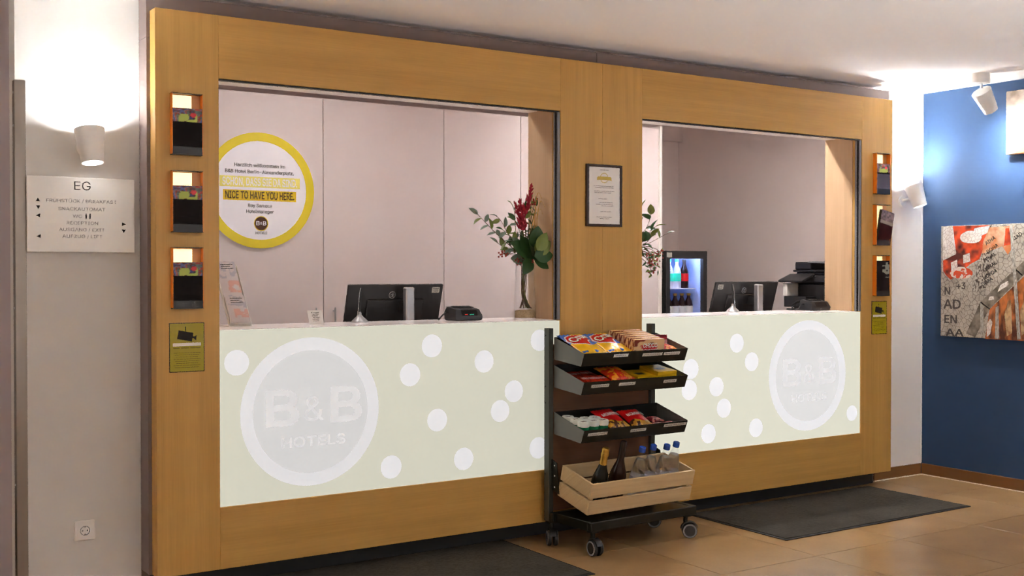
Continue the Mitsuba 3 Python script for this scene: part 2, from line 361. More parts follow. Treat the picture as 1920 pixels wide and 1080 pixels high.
lg = part(ws, 'emblem', moved(prism(Point(0, -0.185).buffer(0.038, 32), 0.0006), FS), 'brown_ink')
part(lg, 'emblem_rim', moved(prism(Point(0, -0.185).buffer(0.042, 32).difference(Point(0, -0.185).buffer(0.0375, 32)), 0.0009), FS), 'gold_yellow')
part(lg, 'emblem_letters', cat(text('B', 0.022, FT, -0.019, -0.194, bold=True, stretch=1.2), text('B', 0.022, FT, 0.020, -0.194, bold=True, stretch=1.2), text('&', 0.014, FT, 0, -0.191)), 'sign_white', False)
# drinks fridge
fx0, fx1, fy0, fy1, fz1 = 4.045, 4.440, 1.55, 2.05, 1.492
fr = thing('drinks_fridge', 'black glass-door drinks fridge lit inside, standing by the office wall', 'fridge')
part(fr, 'body', cat(box(fx0, fx0 + 0.03, fy0 + 0.035, fy1, 0.03, fz1, 0.003), box(fx1 - 0.03, fx1, fy0 + 0.035, fy1, 0.03, fz1, 0.003), box(fx0 + 0.03, fx1 - 0.03, fy0 + 0.035, fy1, fz1 - 0.04, fz1 - 0.001),
     box(fx0 + 0.03, fx1 - 0.03, fy1 - 0.03, fy1, 0.03, fz1 - 0.04), box(fx0 + 0.03, fx1 - 0.03, fy0 + 0.035, fy1, 0.03, 0.10)), 'black_plastic')
part(fr, 'foot', cat(*[moved(lathe([(0, 0.0003), (0.02, 0.0003), (0.02, 0.031), (0, 0.031)], 12), trimesh.transformations.translation_matrix([x, y, 0])) for x in (fx0 + 0.05, fx1 - 0.05) for y in (fy0 + 0.08, fy1 - 0.06)]), 'black_plastic')
dw = 0.040
door = part(fr, 'door', cat(box(fx0, fx0 + dw, fy0, fy0 + 0.033, 0.03, fz1, 0.003), box(fx1 - dw, fx1, fy0, fy0 + 0.033, 0.03, fz1, 0.003), box(fx0 + dw, fx1 - dw, fy0, fy0 + 0.033, fz1 - 0.055, fz1 - 0.0005), box(fx0 + dw, fx1 - dw, fy0, fy0 + 0.033, 0.03, 0.09)), 'dark_plastic')
part(door, 'pane', box(fx0 + dw - 0.003, fx1 - dw + 0.003, fy0 + 0.014, fy0 + 0.015, 0.085, fz1 - 0.05), 'clear_sheet', False)
part(fr, 'liner', cat(box(fx0 + 0.031, fx0 + 0.034, fy0 + 0.04, fy1 - 0.031, 0.10, fz1 - 0.041), box(fx1 - 0.034, fx1 - 0.031, fy0 + 0.04, fy1 - 0.031, 0.10, fz1 - 0.041), box(fx0 + 0.034, fx1 - 0.034, fy1 - 0.034, fy1 - 0.031, 0.10, fz1 - 0.041)), mat('fridge_liner', lin(190, 205, 245), 0.5), label='pale blue inner lining')
k = part(fr, 'light_tube', box(fx0 + 0.06, fx1 - 0.06, fy0 + 0.045, fy0 + 0.075, fz1 - 0.053, fz1 - 0.0415, 0.002), 'sign_white', label='blue-white light strip')
scene[k]['emitter'] = glow(np.array([0.40, 0.55, 1.0]) * 40.0, 0.25)
SH = (1.222, 0.985, 0.72, 0.42)
for z in SH: part(fr, 'shelf', box(fx0 + 0.035, fx1 - 0.06, fy0 + 0.06, fy1 - 0.04, z - 0.006, z), 'sign_white')
part(fr, 'sticker', moved(bar(0.048, 0.034, 0.030, -0.03, 0.0005), face(fx0, fy0 - 0.0002, fz1)), 'label_paper')
def fr_bottle(x, y, z, kind, label):
    t = thing('soft_drink_bottle', label, 'bottle', 'bottles in the drinks fridge')
    M = trimesh.transformations.translation_matrix([x, y, z + 0.0005])
    cols = {'clear': ('bottle_label', 'led_green'), 'cola': ('brown_bottle', 'red'), 'beer': ('brown_bottle', 'paper')}[kind]
    h = 0.20 if kind != 'beer' else 0.19
    part(t, 'bottle', moved(lathe([(0, 0), (0.030, 0), (0.031, 0.01), (0.031, 0.11), (0.024, 0.14), (0.012, 0.17), (0.012, h), (0, h)], 20), M), cols[0])
    part(t, 'label', moved(lathe([(0.0313, 0.05), (0.0318, 0.052), (0.0318, 0.105), (0.0313, 0.107)], 20), M), cols[1])
    part(t, 'cap', moved(lathe([(0, h - 0.008), (0.0145, h - 0.008), (0.0145, h + 0.008), (0, h + 0.008)], 16), M), {'clear': 'led_green', 'cola': 'black_plastic', 'beer': 'gold_foil'}[kind])
for i, x in enumerate((4.160, 4.232, 4.304)):
    fr_bottle(x, 1.65, SH[0], ('clear', 'clear', 'cola')[i], ('clear green-labelled bottle at the left end of the top fridge shelf', 'clear bottle in the middle of the top fridge shelf', 'dark cola bottle with red label on the top fridge shelf')[i])
for i, x in enumerate((4.150, 4.2155, 4.281, 4.3465)):
    fr_bottle(x, 1.65, SH[1], 'beer', 'brown bottle with pale label on the lower lit fridge shelf, %s from the left' % ('first', 'second', 'third', 'fourth')[i])
# printer
pr = thing('printer', 'large black office printer beyond the right-hand monitor', 'printer')
part(pr, 'body', box(4.69, 4.965, 0.45, 0.95, 0.30, 1.262, 0.008), 'black_plastic')
part(pr, 'scanner', box(4.67, 4.97, 0.43, 0.97, 1.2625, 1.318, 0.010), 'dark_plastic')
part(pr, 'hinge', box(4.72, 4.95, 0.60, 0.95, 1.3185, 1.340, 0.004), 'black_plastic')
part(pr, 'document_feeder', cat(box(4.69, 4.965, 0.46, 0.955, 1.3405, 1.356, 0.004), box(4.70, 4.965, 0.80, 0.945, 1.356, 1.410, 0.006), box(4.70, 4.965, 0.50, 0.60, 1.356, 1.392, 0.006)), 'black_plastic')
part(pr, 'paper_cover', moved(box(0, 0.24, 0, 0.32, 0, 0.008), frame([4.695, 0.505, 1.394], [1, 0, 0.02], [0, 1, 0.03])), 'grey_plastic')
part(pr, 'control_panel', moved(box(0, 0.135, 0, 0.22, 0, 0.016, 0.004), frame([4.552, 0.74, 1.268], [0.93, 0, 0.34], [0, 1, 0])), 'dark_plastic')
part(pr, 'side_tray', cat(box(4.575, 4.6895, 0.90, 0.94, 1.175, 1.262, 0.004)), 'plate_glass', label='pale side tray')
part(pr, 'lower_tray', box(4.585, 4.6895, 0.74, 0.94, 1.10, 1.1745, 0.004), 'black_plastic')
part(pr, 'paper_drawer', cat(box(4.70, 4.955, 0.440, 0.4495, 0.36, 0.60, 0.003), box(4.70, 4.955, 0.440, 0.4495, 0.62, 0.86, 0.003)), 'dark_plastic')
part(pr, 'stand', box(4.70, 4.96, 0.46, 0.94, 0.0005, 0.2995, 0.005), 'black_plastic')
# desks behind the counter
for i, (a, b) in enumerate(((0.55, 1.95), (2.75, 4.24))):
    t = thing('office_desk', 'white office desk behind the counter, hidden below the %s monitor' % ('left' if i == 0 else 'right'), 'desk')
    part(t, 'desk_top', box(a, b, 0.402, 1.05 if i == 0 else 0.66, 0.735, 0.76, 0.002), 'white_lacquer')
    for x in (a + 0.03, b - 0.07): part(t, 'leg', box(x, x + 0.04, 0.42, 1.0 if i == 0 else 0.64, 0.0005, 0.7345), 'silver')
# monitors
def monitor(xc, y0, label, sticker_right):
    t = thing('monitor', label, 'monitor')
    tilt = math.radians(17)
    up = [0, -math.sin(tilt), math.cos(tilt)]
    w, h = 0.535, 0.325
    M = frame([xc, y0, 1.277], [1, 0, 0], up); M = M @ trimesh.transformations.translation_matrix([0, -h, 0])   # local z = -y side (back)
    part(t, 'casing', moved(cat(box(-w / 2, w / 2, 0, h, -0.016, 0.0, 0.003), box(-0.16, 0.16, 0.03, 0.25, 0.0, 0.010, 0.006)), M), 'black_plastic')
    part(t, 'screen', moved(box(-w / 2 + 0.006, w / 2 - 0.006, 0.012, h - 0.006, -0.0168, -0.0160), M), 'dark_plastic')
    em = part(t, 'emblem', moved(trimesh.creation.torus(0.0175, 0.0016, major_sections=24, minor_sections=6), M @ trimesh.transformations.translation_matrix([-0.022, 0.272, 0.001])), 'silver', label='round metal ring emblem')
    part(em, 'emblem_bar', moved(cat(bar(0.020, 0.003, 0, 0.004, 0.001), bar(0.003, 0.02, 0.003, 0, 0.001), bar(0.016, 0.003, 0, -0.006, .001)), M @ trimesh.transformations.translation_matrix([-0.022, 0.272, 0.0001])), 'silver')
    sx = 0.225 if sticker_right else -0.225
    sk = part(t, 'sticker', moved(bar(0.044, 0.030, sx, 0.296, 0.0004), M @ trimesh.transformations.translation_matrix([0, 0, 0.0001])), 'label_paper')
    part(sk, 'print', moved(cat(*[bar(0.034 - 0.004 * (i % 2), 0.0025, sx, 0.305 - i * 0.006, 0.0002) for i in range(4)]), M @ trimesh.transformations.translation_matrix([0, 0, 0.0006])), 'grey_ink')
    yc = y0 - 0.020
    part(t, 'stand_column', cat(box(xc + 0.012, xc + 0.060, yc - 0.040 - 0.012, yc - 0.012, 0.775, 1.266, 0.006)), 'silver')
    part(t, 'stand_arm', box(xc + 0.02, xc + 0.05, yc - 0.012, yc + 0.05, 1.14, 1.19), 'dark_plastic')
    part(t, 'stand_base', box(xc - 0.09, xc + 0.16, yc - 0.045, yc + 0.18, 0.7605, 0.774, 0.004), 'silver')
monitor(1.345, 0.485, 'black computer monitor seen from behind, left opening beside the card terminal', True)
monitor(3.791, 0.485, 'black computer monitor seen from behind, right opening by the printer', False)
# pens on stands
ZK = 1.1015
def counter_pen(x, y, label, lean):
    t = thing('counter_pen', label, 'pen')
    part(t, 'base', moved(lathe([(0, 0), (0.040, 0), (0.040, 0.006), (0.034, 0.012), (0.018, 0.026), (0.009, 0.036), (0.007, 0.05), (0, 0.05)], 24), trimesh.transformations.translation_matrix([x, y, ZK + 0.0003])), 'silver')
    part(t, 'pen', tube([[x, y, ZK + 0.03], [x + 0.002, y, ZK + 0.10], [x + 0.004 * lean, y, ZK + 0.165]], [0.005, 0.0055, 0.004]), 'black_plastic')
    s = -lean
    part(t, 'chain', tube(spline([[x + 0.004 * lean, y - 0.003, ZK + 0.165], [x + 0.006 * s, y - 0.006, ZK + 0.12], [x + 0.010 * s, y - 0.006, ZK + 0.07], [x + 0.02 * s, y - 0.004, ZK + 0.02]], 14), 0.0016, 6), 'chrome')
counter_pen(1.052, 0.31, 'black pen on a silver stand with chain, left counter', 1)
counter_pen(3.508, 0.33, 'black pen on a silver stand with chain, right counter', -1)
# card terminals
def terminal(x, y, ang, label, leds):
    t = thing('card_terminal', label, 'card terminal')
    M = frame([x, y, ZK + 0.0005], [math.cos(ang), math.sin(ang), 0], [-math.sin(ang), math.cos(ang), 0])
    part(t, 'body', moved(trimesh.convex.convex_hull(np.array([[-.075, -.055, .004], [.075, -.055, .004], [-.075, .055, .004], [.075, .055, .004], [-.07, -.05, 0], [.07, -.05, 0], [-.07, .05, 0], [.07, .05, 0], [-.078, -.056, .022], [.078, -.056, .022], [-.066, -.04, .055], [.066, -.04, .055], [-.066, .05, .068], [.066, .05, .068], [-.078, .055, .04], [.078, .055, .04]])), M), 'dark_plastic')
    part(t, 'screen', moved(bar(0.088, 0.030, 0.0, 0.0, 0.002), M @ frame([0.004, -0.0505, 0.038], [1, 0, 0], [0, 0.33, 0.55])), 'black_ink')
    if leds:
        part(t, 'red_light', moved(bar(0.016, 0.004, -0.022, -0.009, 0.001), M @ frame([0.004, -0.0528, 0.038], [1, 0, 0], [0, 0.33, 0.55])), 'led_red')
        part(t, 'green_light', moved(bar(0.026, 0.004, 0.010, -0.009, 0.001), M @ frame([0.004, -0.0528, 0.038], [1, 0, 0], [0, 0.33, 0.55])), 'led_green')
    part(t, 'key_pad', moved(cat(*[box(-.05 + .022 * i, -.034 + .022 * i, -.01 + .018 * j, .002 + .018 * j, 0.062 + .0022 * j, 0.066 + 0.0024 * j, 0.001) for i in range(5) for j in range(3)]), M), 'black_plastic')
    part(t, 'cable', tube(spline([M[:3, 3] + [-0.06, 0.03, 0.03], M[:3, 3] + [-0.095, 0.02, 0.036], M[:3, 3] + [-0.112, 0.03, 0.016], M[:3, 3] + [-0.10, 0.07, 0.009]], 14), 0.004), 'black_plastic')
terminal(1.585, 0.24, 0.02, 'black card terminal with coloured lights on the left counter', True)
terminal(4.15, 0.27, -0.08, 'black card terminal at the right end of the right counter', False)
single('card_terminal_cradle', cat(box(4.03, 4.23, 0.352, 0.395, ZK + 0.0005, ZK + 0.012, 0.003), tube(spline([[4.05, 0.365, ZK + 0.016], [4.09, 0.36, ZK + 0.045], [4.15, 0.365, ZK + 0.05], [4.21, 0.36, ZK + 0.03]], 20), 0.005), tube(spline([[4.04, 0.36, ZK + 0.03], [4.10, 0.36, ZK + 0.055], [4.18, 0.37, ZK + 0.048]], 16), 0.004)), 'black_plastic', 'black cradle with coiled cable behind the right card terminal', 'cradle')
# leaflet stand at the left end of the counter
ls = thing('leaflet_stand', 'tall leaning leaflet stand at the left end of the counter', 'leaflet stand')
LM = frame([0.385, 0.232, ZK + 0.002], [1, 0, 0], [0.10, 0.208, 0.28])     # x: width, y: up the slope, z: towards lobby
part(ls, 'back_plate', moved(box(0, 0.098, 0, 0.345, -0.004, -0.002), LM), 'plate_glass')
part(ls, 'side_plate', moved(cat(box(-0.002, 0.0, 0, 0.33, -0.004, 0.012), box(0.098, 0.100, 0, 0.33, -0.004, 0.012)), LM), 'plate_glass')
part(ls, 'foot', cat(box(0.385, 0.49, 0.225, 0.375, ZK + 0.0004, ZK + 0.003, 0.0005), moved(box(0.02, 0.085, 0.075, 0.16, -0.055, -0.0521), LM)), 'plate_glass')
def leaflet(u0, v0, w, h, z, nm, label, seed):
    t = thing('leaflet', label, 'leaflet')
    def fn(u, v): return np.stack([u0 + u * w, v0 + v * h, z + 0.003 * np.sin(u * 3.1)], -1)
    m, u, v = sheet(20, 40, fn)
    n1 = meshkit.fbm(np.stack([u * 4, v * 9, 0 * u + seed], -1), 3)
    col = np.where((v > 0.55)[:, None] & (n1 > 0.5)[:, None], [[0.50, 0.46, 0.50]], [[0.68, 0.60, 0.60]])
    col = np.where(((v > 0.18) & (v < 0.5) & (u > 0.3))[:, None] & (n1 > 0.47)[:, None], [[0.70, 0.42, 0.36]], col)
    back = m.copy(); back.vertices = back.vertices - [0, 0, 0.006]
    part(t, 'cover', moved(m, LM), 'vertex_matte', True, color=col)
    part(t, 'pages', moved(box(u0 + 0.0005, u0 + w - 0.0005, v0 + 0.0005, v0 + h - 0.0005, z - 0.008, z - 0.0006), LM), 'paper')
    part(t, 'print_line', moved(cat(*[box(u0 + 0.02, u0 + w * (0.85 - 0.15 * (i % 2)), v0 + h - 0.02 - i * 0.011, v0 + h - 0.016 - i * 0.011, z + 0.0034, z + 0.0038) for i in range(3)]), LM), 'grey_ink')
leaflet(0.004, 0.135, 0.09, 0.215, 0.008, 'a', 'pale leaflet in the upper pocket of the leaning leaflet stand', 2)
leaflet(0.004, 0.004, 0.09, 0.150, 0.018, 'b', 'pale leaflet in the lower pocket of the leaning leaflet stand', 5)
part(ls, 'pocket', moved(cat(box(0, 0.098, 0.0, 0.06, 0.023, 0.0245), box(0, 0.098, -0.003, 0.0, -0.003, 0.0245)), LM), 'clear_sheet')
# small acrylic card on the counter
cs = thing('card_stand', 'small clear stand with a white printed card on the left counter', 'card stand')
CM = frame([0.790, 0.215, ZK + 0.003], [1, 0.05, 0], [0.12, 0.35, 0.83])
part(cs, 'card', moved(box(-0.036, 0.036, 0.0, 0.066, 0.0, 0.0012), CM), 'paper')
part(cs, 'print_line', moved(cat(*[box(-0.018 + .003 * (i % 2), 0.022 - .005 * (i % 3), 0.054 - i * 0.008, 0.0565 - i * 0.008, 0.0012, 0.0016) for i in range(6)]), CM), 'grey_ink')
part(cs, 'holder', cat(moved(box(-0.040, 0.040, -0.002, 0.070, -0.003, -0.001), CM), box(0.745, 0.835, 0.17, 0.25, ZK + 0.0003, ZK + 0.0023)), 'clear_sheet')

# ------------------------------------------------------------------ bouquets
def leaf_mesh(L, W, curl=0.2, fold=0.25, n=9, k=5, tip=0.5):
    def fn(u, v):
        s = np.sin(np.pi * np.clip(u, 0, 1) ** (0.75 + tip * 0.3)) ** 0.8 * (1 - 0.25 * u * tip)
        x = (v - 0.5) * W * s
        return np.stack([x, u * L, -curl * L * u ** 2 + fold * np.abs(x)], -1)
    return sheet(n, k, fn)[0]
def place_leaf(mesh, base, d, up):
    d = np.array(d, float); d /= np.linalg.norm(d); r = np.cross(d, up); r /= np.linalg.norm(r)
    M = np.eye(4); M[:3, 0], M[:3, 1], M[:3, 2], M[:3, 3] = r, d, np.cross(r, d), base
    return moved(mesh, M)
def plume(base, tip, r, seed):
    g = np.random.default_rng(seed); base, tip = np.array(base), np.array(tip)
    ms = [tube(spline([base, (base + tip) / 2 + [0.006, 0, 0], tip], 10), np.linspace(r * 0.55, r * 0.08, 10), 8)]
    d = (tip - base) / np.linalg.norm(tip - base)
    for i in range(70):
        t = g.uniform(0, 0.95); c = base + (tip - base) * t + [0.006 * math.sin(t * 3.1), 0, 0]
        a = g.normal(size=3); a -= d * (a @ d); a /= np.linalg.norm(a)
        ll = r * (1.25 - t) * g.uniform(0.8, 1.3)
        ms.append(tube([c, c + a * ll * 0.7 + d * ll * 0.5, c + a * ll + d * ll * 1.3], [r * 0.16, r * 0.20, r * 0.03], 5))
    return cat(*ms)
def berries(c, r, n, seed, spread):
    g = np.random.default_rng(seed)
    return [np.array(c) + g.normal(size=3) * spread for _ in range(n)]
berry = trimesh.creation.icosphere(1, 0.0052)
def vase(x, y, label):
    t = thing('glass_vase', label, 'vase')
    M = trimesh.transformations.translation_matrix([x, y, ZK + 0.0005])
    part(t, 'glass', moved(lathe([(0.0, 0.0), (0.056, 0.0), (0.0575, 0.004), (0.055, 0.09), (0.048, 0.21), (0.046, 0.31), (0.0435, 0.31), (0.0455, 0.21), (0.0525, 0.09), (0.0530, 0.006), (0.0, 0.006)], 40), M), 'glass_wall', 40)
    part(t, 'cork_filling', moved(lathe([(0, 0.0065), (0.051, 0.0065), (0.0515, 0.02), (0.051, 0.042), (0.03, 0.046), (0, 0.047)], 24), M), 'cork', label='tan cork granules in the foot of the vase')
    return M
def eucalyptus(t, pts, leaves, ls, seed, mats, stem='stem_brown', up=(0, -0.5, 0.8), sz=(0.045, 0.024)):
    g = np.random.default_rng(seed); P = spline(pts, 24)
    part(t, 'stem', tube(P, np.linspace(0.0028, 0.0013, 24), 6), stem)
    for i, s in enumerate(np.linspace(ls, 1.0, leaves)):
        k = min(int(s * 23), 22); d = P[k + 1] - P[k]; d /= np.linalg.norm(d)
        side = np.cross(d, [0, -1, 0.1]); side /= np.linalg.norm(side); sg = 1 if i % 2 else -1
        v = d * 0.5 + side * sg * 0.8 + g.normal(size=3) * 0.25
        if i == leaves - 1: v = d
        f = g.uniform(0.95, 1.35)
        part(t, 'leaf', place_leaf(leaf_mesh(sz[0] * f, sz[1] * f, g.uniform(0.1, 0.35)), P[k], v, np.array(up) + g.normal(size=3) * 0.35), mats[i % len(mats)], True)
vx, vy = 1.93, 0.205
vase(vx, vy, 'tall clear glass vase holding the red-plumed bouquet at the right end of the left counter')
bq = thing('bouquet', 'bouquet with dark red plumes and green leaves in the glass vase', 'bouquet')
NK = [vx, vy, ZK + 0.31]
stem_rng = random.Random(5)
def stemlow(dx, dy):
    sp = stem_rng.choice((-1, 1)) * stem_rng.uniform(0.008, 0.03)
    return [[vx - sp, vy - dy * 0.6 + stem_rng.uniform(-.015, .015), ZK + 0.055], [vx + sp * 0.4 + dx * 0.3, vy + dy * 0.2, ZK + 0.20], [vx + dx * 0.8, vy + dy, ZK + 0.31]]
eucalyptus(bq, stemlow(-0.03, 0.0) + [[1.80, 0.20, 1.50], [1.70, 0.20, 1.58], [1.625, 0.20, 1.645]], 10, 0.55, 1, ['leaf_grey', 'leaf_grey', 'leaf_olive'])
for k_, (ex, ez, nl_) in enumerate(((1.76, 1.56, 8), (1.82, 1.50, 7), (1.845, 1.62, 8), (1.91, 1.68, 8), (1.985, 1.70, 8), (1.80, 1.46, 6))):
    eucalyptus(bq, stemlow(-0.02 + 0.006 * k_, 0.012 * (k_ % 3 - 1)) + [[(vx + ex) / 2, 0.185, (1.42 + ez) / 2 + 0.02], [ex, 0.17 + 0.01 * (k_ % 3), ez]], nl_, 0.55, 60 + k_, ['leaf_grey', 'leaf_dark', 'leaf_olive'], 'stem_brown' if k_ % 2 else 'stem_green', sz=(0.042, 0.022))
eucalyptus(bq, stemlow(-0.025, 0.02) + [[1.80, 0.21, 1.47], [1.755, 0.21, 1.50]], 5, 0.6, 2, ['leaf_grey', 'leaf_olive'])
eucalyptus(bq, stemlow(-0.02, -0.015) + [[1.82, 0.19, 1.53], [1.77, 0.19, 1.605], [1.73, 0.19, 1.63]], 6, 0.6, 3, ['leaf_olive', 'leaf_grey'])
eucalyptus(bq, stemlow(-0.01, 0.01) + [[1.87, 0.2, 1.55], [1.86, 0.2, 1.66], [1.835, 0.2, 1.70]], 7, 0.6, 4, ['leaf_olive', 'leaf_grey'], 'stem_green', sz=(0.032, 0.014))
eucalyptus(bq, stemlow(0.01, 0.01) + [[1.94, 0.19, 1.55], [1.95, 0.18, 1.66], [1.955, 0.18, 1.74]], 9, 0.55, 5, ['leaf_olive'], 'stem_green', sz=(0.032, 0.012))
for (bx, by, bz, ox, oz, s, m, tilt) in ((1.91, 0.15, 1.43, -0.075, 0.05, 1.15, 0, 0.2), (1.92, 0.14, 1.41, -0.03, -0.05, 0.9, 0, 0), (1.90, 0.08, 1.41, 0.06, -0.03, 0.95, 0, 0.3), (1.92, 0.10, 1.46, 0.01, 0.08, 1.1, 0, -0.2), (1.89, 0.17, 1.43, -0.05, 0.08, 1.0, 2, 0.1), (1.92, 0.15, 1.43, -0.05, 0.09, 1.05, 0, 0), (1.92, 0.13, 1.45, 0.01, 0.10, 1.1, 0, .3), (1.90, 0.07, 1.44, 0.085, 0.055, 1.05, 1, 0), (1.93, 0.12, 1.42, -0.02, 0.06, 1.2, 0, .5), (1.89, 0.06, 1.42, 0.085, 0.01, 1.05, 0, 0), (1.92, 0.16, 1.42, -0.06, 0.04, 0.9, 0, .2), (1.93, 0.15, 1.40, 0.0, 0.10, 1.1, 0, -.3), (1.90, 0.18, 1.40, -0.07, 0.012, .75, 2, 0), (1.90, 0.05, 1.45, 0.05, 0.075, 1.0, 1, 0.2)):
    part(bq, 'leaf', place_leaf(leaf_mesh(0.105 * s, 0.080 * s, 0.15, 0.12, 11, 7, 0.2), [bx, by, bz], [ox, -0.015, oz], [0.1 + tilt, -1, 0.35]), ['leaf_dark', 'leaf_olive', 'leaf_grey'][m], True)
part(bq, 'plume', plume([1.893, 0.165, 1.555], [1.868, 0.165, 1.715], 0.024, 3), 'plume_red', label='dark red feathery plume')
part(bq, 'plume', plume([1.906, 0.165, 1.64], [1.945, 0.165, 1.795], 0.019, 4), 'plume_red', label='dark red feathery plume')
part(bq, 'plume', plume([1.875, 0.185, 1.63], [1.850, 0.185, 1.70], 0.012, 6), 'plume_red', label='dark red feathery plume')
for sx in (-1, 1): part(bq, 'stem', tube(spline(stemlow(0.012 * sx, 0.0) + [[1.90 + 0.005 * sx, 0.185, 1.60]], 14), 0.003, 6), 'stem_green')
for (x, z, ex) in ((1.97, 1.74, 0.02), (1.985, 1.70, 0.03), (1.955, 1.66, 0.0), (1.975, 1.66, 0.03)):
    part(bq, 'grass_blade', tube(spline([NK, [x - 0.015, 0.16, 1.55], [x, 0.13, z], [x + ex * 0.3, 0.12, z - 0.03 + 0.02 * ex]], 16), np.linspace(0.0035, 0.0008, 16), 5), 'stem_straw')
for i, c in enumerate([(1.80, 0.18, 1.435), (1.86, 0.16, 1.395), (1.955, 0.15, 1.70), (1.93, 0.14, 1.395), (1.765, 0.18, 1.43)]):
    for q in berries(c, 0.005, 7, i + 20, 0.009): part(bq, 'berry', moved(berry, trimesh.transformations.translation_matrix(q)), 'berry_red')
    part(bq, 'stem', tube(spline([[vx - 0.01, 0.19, 1.38], [(vx + c[0]) / 2, 0.185, (1.40 + c[2]) / 2 + 0.01], c], 10), 0.0016, 5), 'stem_brown')
# second bouquet, its vase behind the middle board
v2x, v2y = 2.62, 0.345
vase(v2x, v2y, 'clear glass vase hidden behind the middle board in the right opening')
b2 = thing('bouquet', 'green bouquet with small red berries leaning out beside the middle board', 'bouquet')
n2 = [v2x, v2y, ZK + 0.31]; s2 = [[v2x + 0.01, v2y, ZK + 0.055], [v2x, v2y, ZK + 0.2], n2]
for sd, pts, nl, sz in ((1, [[2.67, 0.25, 1.50], [2.70, 0.15, 1.60], [2.705, 0.13, 1.68]], 6, (0.062, 0.046)), (2, [[2.68, 0.25, 1.46], [2.72, 0.16, 1.56], [2.76, 0.12, 1.60]], 6, (0.060, 0.042)), (3, [[2.70, 0.25, 1.47], [2.79, 0.16, 1.53], [2.86, 0.14, 1.565]], 4, (0.05, 0.028)), (4, [[2.66, 0.22, 1.47], [2.67, 0.13, 1.50], [2.70, 0.10, 1.55]], 6, (0.060, 0.044)), (5, [[2.62, 0.26, 1.50], [2.63, 0.17, 1.62], [2.64, 0.13, 1.70]], 6, (0.055, 0.04))):
    eucalyptus(b2, s2 + pts, nl, 0.62, 30 + sd, ['leaf_dark', 'leaf_dark', 'leaf_olive'], sz=sz)
for i, c in enumerate([(2.655, 0.08, 1.44), (2.69, 0.08, 1.42), (2.73, 0.10, 1.435), (2.63, 0.06, 1.40), (2.60, 0.0, 1.375), (2.64, 0.03, 1.36), (2.67, 0.06, 1.40), (2.595, -0.02, 1.41), (2.71, 0.06, 1.45), (2.62, 0.02, 1.34)]):
    for q in berries(c, 0.005, 6, i + 40, 0.013): part(b2, 'berry', moved(berry, trimesh.transformations.translation_matrix(q)), 'berry_red')
    P = spline([[2.64, 0.26, 1.43], [(2.66 + c[0]) / 2, 0.16, (1.45 + c[2]) / 2 + 0.03], c], 10)
    part(b2, 'stem', tube(P, 0.0016, 5), 'stem_brown')
    for k in range(4):
        part(b2, 'leaf', place_leaf(leaf_mesh(0.030, 0.012, 0.2), np.array(c) + nrg.normal(size=3) * 0.012, nrg.normal(size=3) + [0, -0.3, -0.2], [0.2, -1, 0.4]), ['leaf_olive', 'leaf_dark'][k % 2], True)

# ------------------------------------------------------------------ lobby wall objects
wf = thing('wayfinding_sign', 'pale glass wayfinding sign under the left wall lamp', 'sign')
part(wf, 'plate', box(-0.456, -0.040, YW - 0.020, YW - 0.014, 1.4225, 1.7235, 0.0012), 'plate_glass')
part(wf, 'spacer', cat(*[moved(lathe([(0, 0), (0.008, 0), (0.008, 0.0138), (0, 0.0138)], 16), face(x, YW - 0.0001, z)) for x in (-0.43, -0.066) for z in (1.45, 1.69)]), 'steel')
FW = face(-0.248, YW - 0.0201, 1.573)
part(wf, 'large_lettering', text('EG', 0.034, FW, 0.002, 0.100, stretch=1.15), 'grey_ink', False)
rows = [('FRÜHSTÜCK / BREAKFAST', 0.0, 0.049), ('SNACKAUTOMAT', 0.0, 0.017), ('WC', -0.018, -0.012), ('RECEPTION', 0.002, -0.039), ('AUSGANG / EXIT', 0.0, -0.066), ('AUFZUG / LIFT', 0.002, -0.093)]
part(wf, 'lettering', cat(*[text(s, 0.0125, FW, x, z, stretch=1.25) for s, x, z in rows]), 'light_grey_ink', False)
def tri(x, z, a):
    r = 0.010; return Polygon([(x + r * math.cos(a + q), z + r * math.sin(a + q) * 0.9) for q in (0, 2.2, -2.2)])
up_, dn, lf, rt = math.pi / 2, -math.pi / 2, math.pi, 0
for x, z, a in ((-0.167, 0.055, up_), (-0.166, 0.028, dn), (-0.165, -0.006, lf), (0.163, -0.034, rt), (0.164, -0.061, dn), (-0.163, -0.088, lf)):
    part(wf, 'arrow', moved(prism(tri(x, z, a), 0.0006), FW), 'black_ink')
for x in (0.016, 0.031):
    part(wf, 'figure_pictogram', moved(cat(prism(Point(x, 0.003).buffer(0.0026, 8), 0.0006), prism(Polygon([(x - 0.004, 0), (x + 0.004, 0), (x + 0.003, -0.008), (x + 0.0018, -0.016), (x - 0.0018, -0.016), (x - 0.003, -0.008)]), 0.0006)), FW), 'black_ink')
# corner guard at the wall's outer corner
cg = thing('corner_guard', 'brushed steel corner guard on the outer corner at the far left', 'corner guard')
part(cg, 'plate', cat(box(-0.4955, -0.455, YW - 0.0018, YW - 0.0002, 0.003, 2.098, 0.0006), box(-0.496, -0.4942, YW - 0.0018, YW + 0.045, 0.003, 2.098, 0.0006)), 'steel')
for z in (2.05, 1.92, 1.2, 0.5): part(cg, 'screw', moved(lathe([(0, 0), (0.005, 0), (0.004, 0.002), (0, 0.0028)], 12), frame([-0.4961, YW + 0.022, z], [0, -1, 0], [0, 0, 1])), 'chrome')
